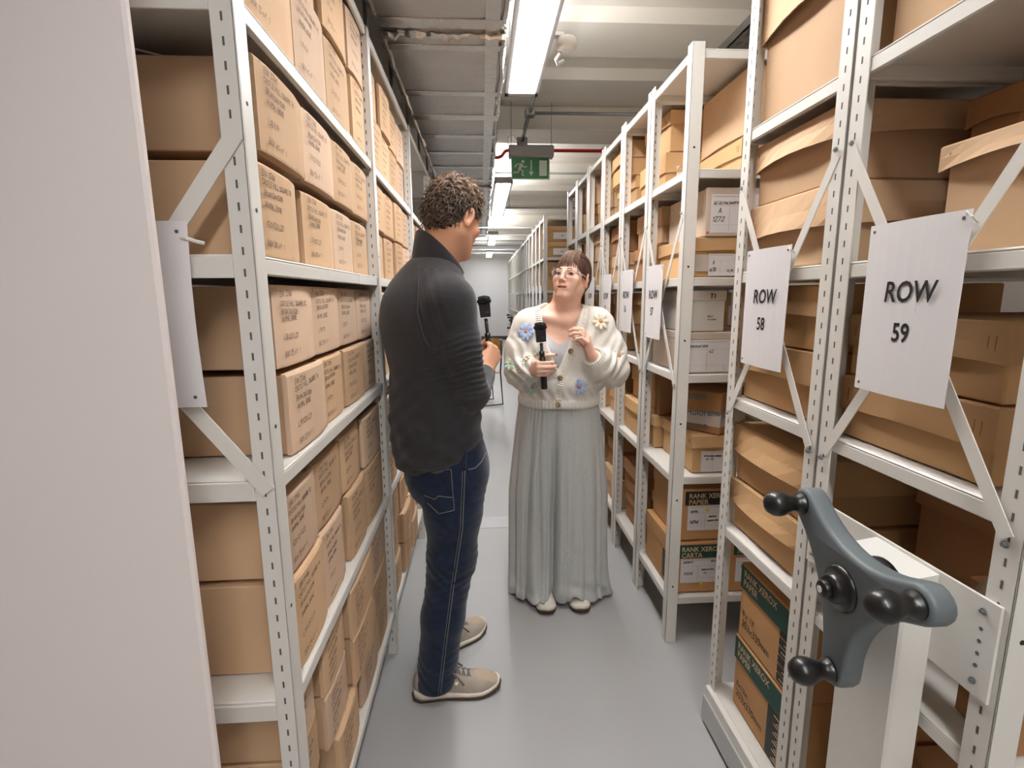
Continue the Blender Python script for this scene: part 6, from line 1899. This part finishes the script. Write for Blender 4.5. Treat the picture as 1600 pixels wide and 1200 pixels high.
# ribbed front bands along the opening, then down the front
def band(path, w):
    dense = []
    for a, b in zip(path, path[1:]):
        n_ = max(2, int((Vector(b) - Vector(a)).length / .0011))
        dense += [Vector(a).lerp(Vector(b), i / n_) for i in range(n_)]
    hit = []
    for p in dense:
        h = bc.ray_cast(Vector((p.x, 1.75, p.z)), Vector((0, 1, 0)), .8)
        if h[0] is not None:
            n0 = h[1] if h[1].y < 0 else -h[1]
            hit.append((h[0], n0))
    m = len(hit); rows = []
    ys = [h[0].y for h in hit]
    for i in range(m):
        lo, hi = max(i - 14, 0), min(i + 15, m)
        p = sum((h[0] for h in hit[lo:hi]), Vector()) / (hi - lo); nn = sum((h[1] for h in hit[lo:hi]), Vector()).normalized()
        t = (hit[min(i + 10, m - 1)][0] - hit[max(i - 10, 0)][0]).normalized()
        nn = (nn - t * nn.dot(t)).normalized(); s_2 = t.cross(nn)
        h = .0055 + .0016 * math.sin(i * .90)
        rows.append([p + s_2 * (w / 2 * c) + nn * (h * e - .001) for c, e in ((-1.03, -.8), (-1, .5), (-.85, 1), (0, 1.0), (.85, 1), (1, .5), (1.03, -.8))])
    return grid_mesh('front_band', rows, M['rib'], card, wrap=False)
band([(.243, 2, 1.366), (.244, 2, 1.33), (.246, 2, 1.29), (.251, 2, 1.25), (.259, 2, 1.215), (.278, 2, 1.165), (.298, 2, 1.117), (.313, 2, 1.075)], .024)
band([(.458, 2, 1.372), (.443, 2, 1.33), (.422, 2, 1.28), (.399, 2, 1.227), (.373, 2, 1.165), (.348, 2, 1.11), (.331, 2, 1.07), (.322, 2, 1.02), (.319, 2, .972)], .026)
# buttons
for (x, z) in ((.369, 1.192), (.326, 1.080), (.3185, .962)):
    h = bc.ray_cast(Vector((x, 1.9, z)), Vector((0, 1, 0)), .8)
    if h[0] is None: h = (Vector((x, 2.13, z)), None)
    o_ = h[0] + Vector((0, -.0065, 0))
    MB().lathe([(0, .001), (.006, .001), (.0088, .0025), (.0112, .002), (.0118, -.003)], o_, (0, -1, .1), 20).build('button', M['button'], card, True)
# crocheted flowers
def flower(x, z, pr, m_, n=8, seed_=0, scale=1.0, centre=True, half=None):
    h = bc.ray_cast(Vector((x, 1.9, z)), Vector((0, 1, 0)), .8)
    if h[0] is None: return
    o_, nn = h[0], h[1].normalized()
    if nn.y > 0: nn = -nn
    u = nn.cross(Vector((0, 0, 1))).normalized(); w = u.cross(nn)
    rg_ = random.Random(seed_)
    root = None
    mbc = MB().lathe([(.0075 * scale, -.002), (.0078 * scale, .003), (.005 * scale, .006), (0, .007)], o_ + nn * .001, nn, 12)
    root = mbc.build('flower', M['petal_centre'], card, True)
    for i in range(n):
        if half and i in half: continue
        a = 2 * PI * i / n + rg_.uniform(-.1, .1); d = u * math.cos(a) + w * math.sin(a); e = nn.cross(d)
        L_ = pr * rg_.uniform(.88, 1.08); wd = pr * .27
        mbp = MB(); vs_ = []; nu, nv = 10, 6
        for r_ in range(nv + 1):
            th_ = PI * r_ / nv
            for k in range(nu):
                b = 2 * PI * k / nu
                vs_.append(o_ + d * (.0055 * scale + L_ * .5 - L_ * .5 * math.cos(th_)) + e * (wd * 1.15 * math.sin(th_) ** .8 * math.cos(b) * (.75 + .25 * (.5 - .5 * math.cos(th_)))) + nn * (.0035 + .0042 * scale * math.sin(th_) * math.sin(b) - .0018 * (abs(math.cos(b)) < .4) * math.sin(th_)))
        mbp.add(vs_, [(r_ * nu + k, r_ * nu + (k + 1) % nu, (r_ + 1) * nu + (k + 1) % nu, (r_ + 1) * nu + k) for r_ in range(nv) for k in range(nu)])
        mbp.build('petal', M[m_], root, True)
    return root
flower(.190, 1.270, .033, 'petal_blue', 10, 1, 1.25)
flower(.408, 1.040, .029, 'petal_blue', 9, 2, 1.2)
flower(.508, 1.310, .032, 'petal_cream', 8, 3, 1.3)
flower(.585, 1.165, .030, 'petal_cream', 7, 4, 1.3)
flower(.216, 1.035, .030, 'petal_green', 9, 5, 1.2)
flower(.124, 1.135, .027, 'petal_green', 8, 6, 1.2)
flower(.232, 1.180, .018, 'petal_green', 6, 7, .7)
flower(.185, 1.168, .015, 'petal_cream', 6, 8, 1.1)

# wide grey trousers: a draped double lobe with folds, gathered at the waist
rows = []; nz, nth = 90, 560
rg = random.Random(2)
ph = [rg.uniform(0, 6.28) for _ in range(8)]
for i in range(nz + 1):
    f = i / nz; z = .955 - f * .925
    hwx = .175 + .048 * min(1, f * 2.2) ** .8 + .006 * f; dep = .128 + .010 * f
    row = []
    for k in range(nth):
        a = 2 * PI * k / nth
        c, s_2 = math.cos(a), math.sin(a)
        x = math.copysign(abs(c) ** .82, c) * hwx; y = math.copysign(abs(s_2) ** .9, s_2) * dep
        # folds run down the cloth, deeper towards the hem, gathers near the waist
        fold = (.010 * math.sin(9 * a + ph[0] + .8 * f) + .008 * math.sin(14 * a + ph[1] - 1.1 * f) + .005 * math.sin(23 * a + ph[2])) * (f ** .7) + .003 * math.sin(58 * a + ph[3]) * math.exp(-f * 9)
        crease = -.105 * math.exp(-abs((x + .014 + .010 * f) / .014) ** 1.3) * min(1, f * 1.6) * (1 if s_2 > 0 else .5)
        for (xc, wd, dp, f0) in ((-.118, .009, .020, .25), (-.075, .008, .016, .05), (-.045, .010, .014, .5), (.034, .010, .010, .1), (.100, .010, .008, .5), (.155, .010, .014, .3)):
            xx = xc * (1 + .22 * f) + .006 * math.sin(5 * f + xc * 40)
            crease += -1.5 * dp * math.exp(-abs((x - xx) / wd) ** (1.0 if x > xx else 1.6)) * min(1, max(0, f - f0 * .3) * 2.2)
        rr = 1 + (fold * .7) / max(.1, math.hypot(x, y))
        x2, y2 = x * rr, y * rr + (crease if s_2 > 0 else -crease)
        # in front of the shoes the cloth lifts and breaks
        front = max(0, s_2)
        lift = front * (.036 * math.exp(-((x - .088) / .030) ** 2) + .018 * math.exp(-((x + .075) / .040) ** 2)) * f ** 18
        y2 += front * (.060 * math.exp(-((x + .075) / .045) ** 2) + .018 * math.exp(-((x - .088) / .04) ** 2)) * f ** 9
        pool = .034 * max(0, c) ** 6 * f ** 12
        brk = .006 * math.sin(f * 60 + 5 * a) * max(0, (f - .82) / .18) 
        p = WF.d(-x2 * 1.0, y2 + brk, 0)
        row.append((.345 - (-p.x) * -1 * -1 if False else .342 + p.x + pool, 2.272 + p.y, max(.008, z + lift - (.018 * (1 - front) * f ** 8))))
    rows.append(row)
inner = [[(.342 + (p[0] - .342) * .965, 2.272 + (p[1] - 2.272) * .965, p[2] + .001) for p in rows[-1 - j * 6]] for j in range(4)]
tr = grid_mesh('trousers', rows + inner, M['trousers'], person_w)
shoe(person_w, (.285, 2.31, 0), (.268, 2.085, 0), .092, M['shoe_w'], M['sole'], False, .8)
shoe(person_w, (.425, 2.31, 0), (.432, 2.085, 0), .094, M['shoe_w'], M['sole'], False, .8)
t = thing('microphone', 'small black microphone with furry top on a stick in the hand of the woman', 'microphone', (.25, 2.05, 1.0), 'hand-held microphones')
mic_stick(t, (.236, 2.050, 1.262), (.252, 2.056, 1.045), True, 0)

# ------------------------------------------------------------------ tidy
for o in bpy.data.objects:
    if '_base' in o: del o['_base']
    if o.name.split('.')[0] in ('handwriting', 'hole', 'print_line', 'printed_rules', 'staple', 'print_panel', 'lettering') and o.parent is not None:
        o['kind'] = 'stuff'
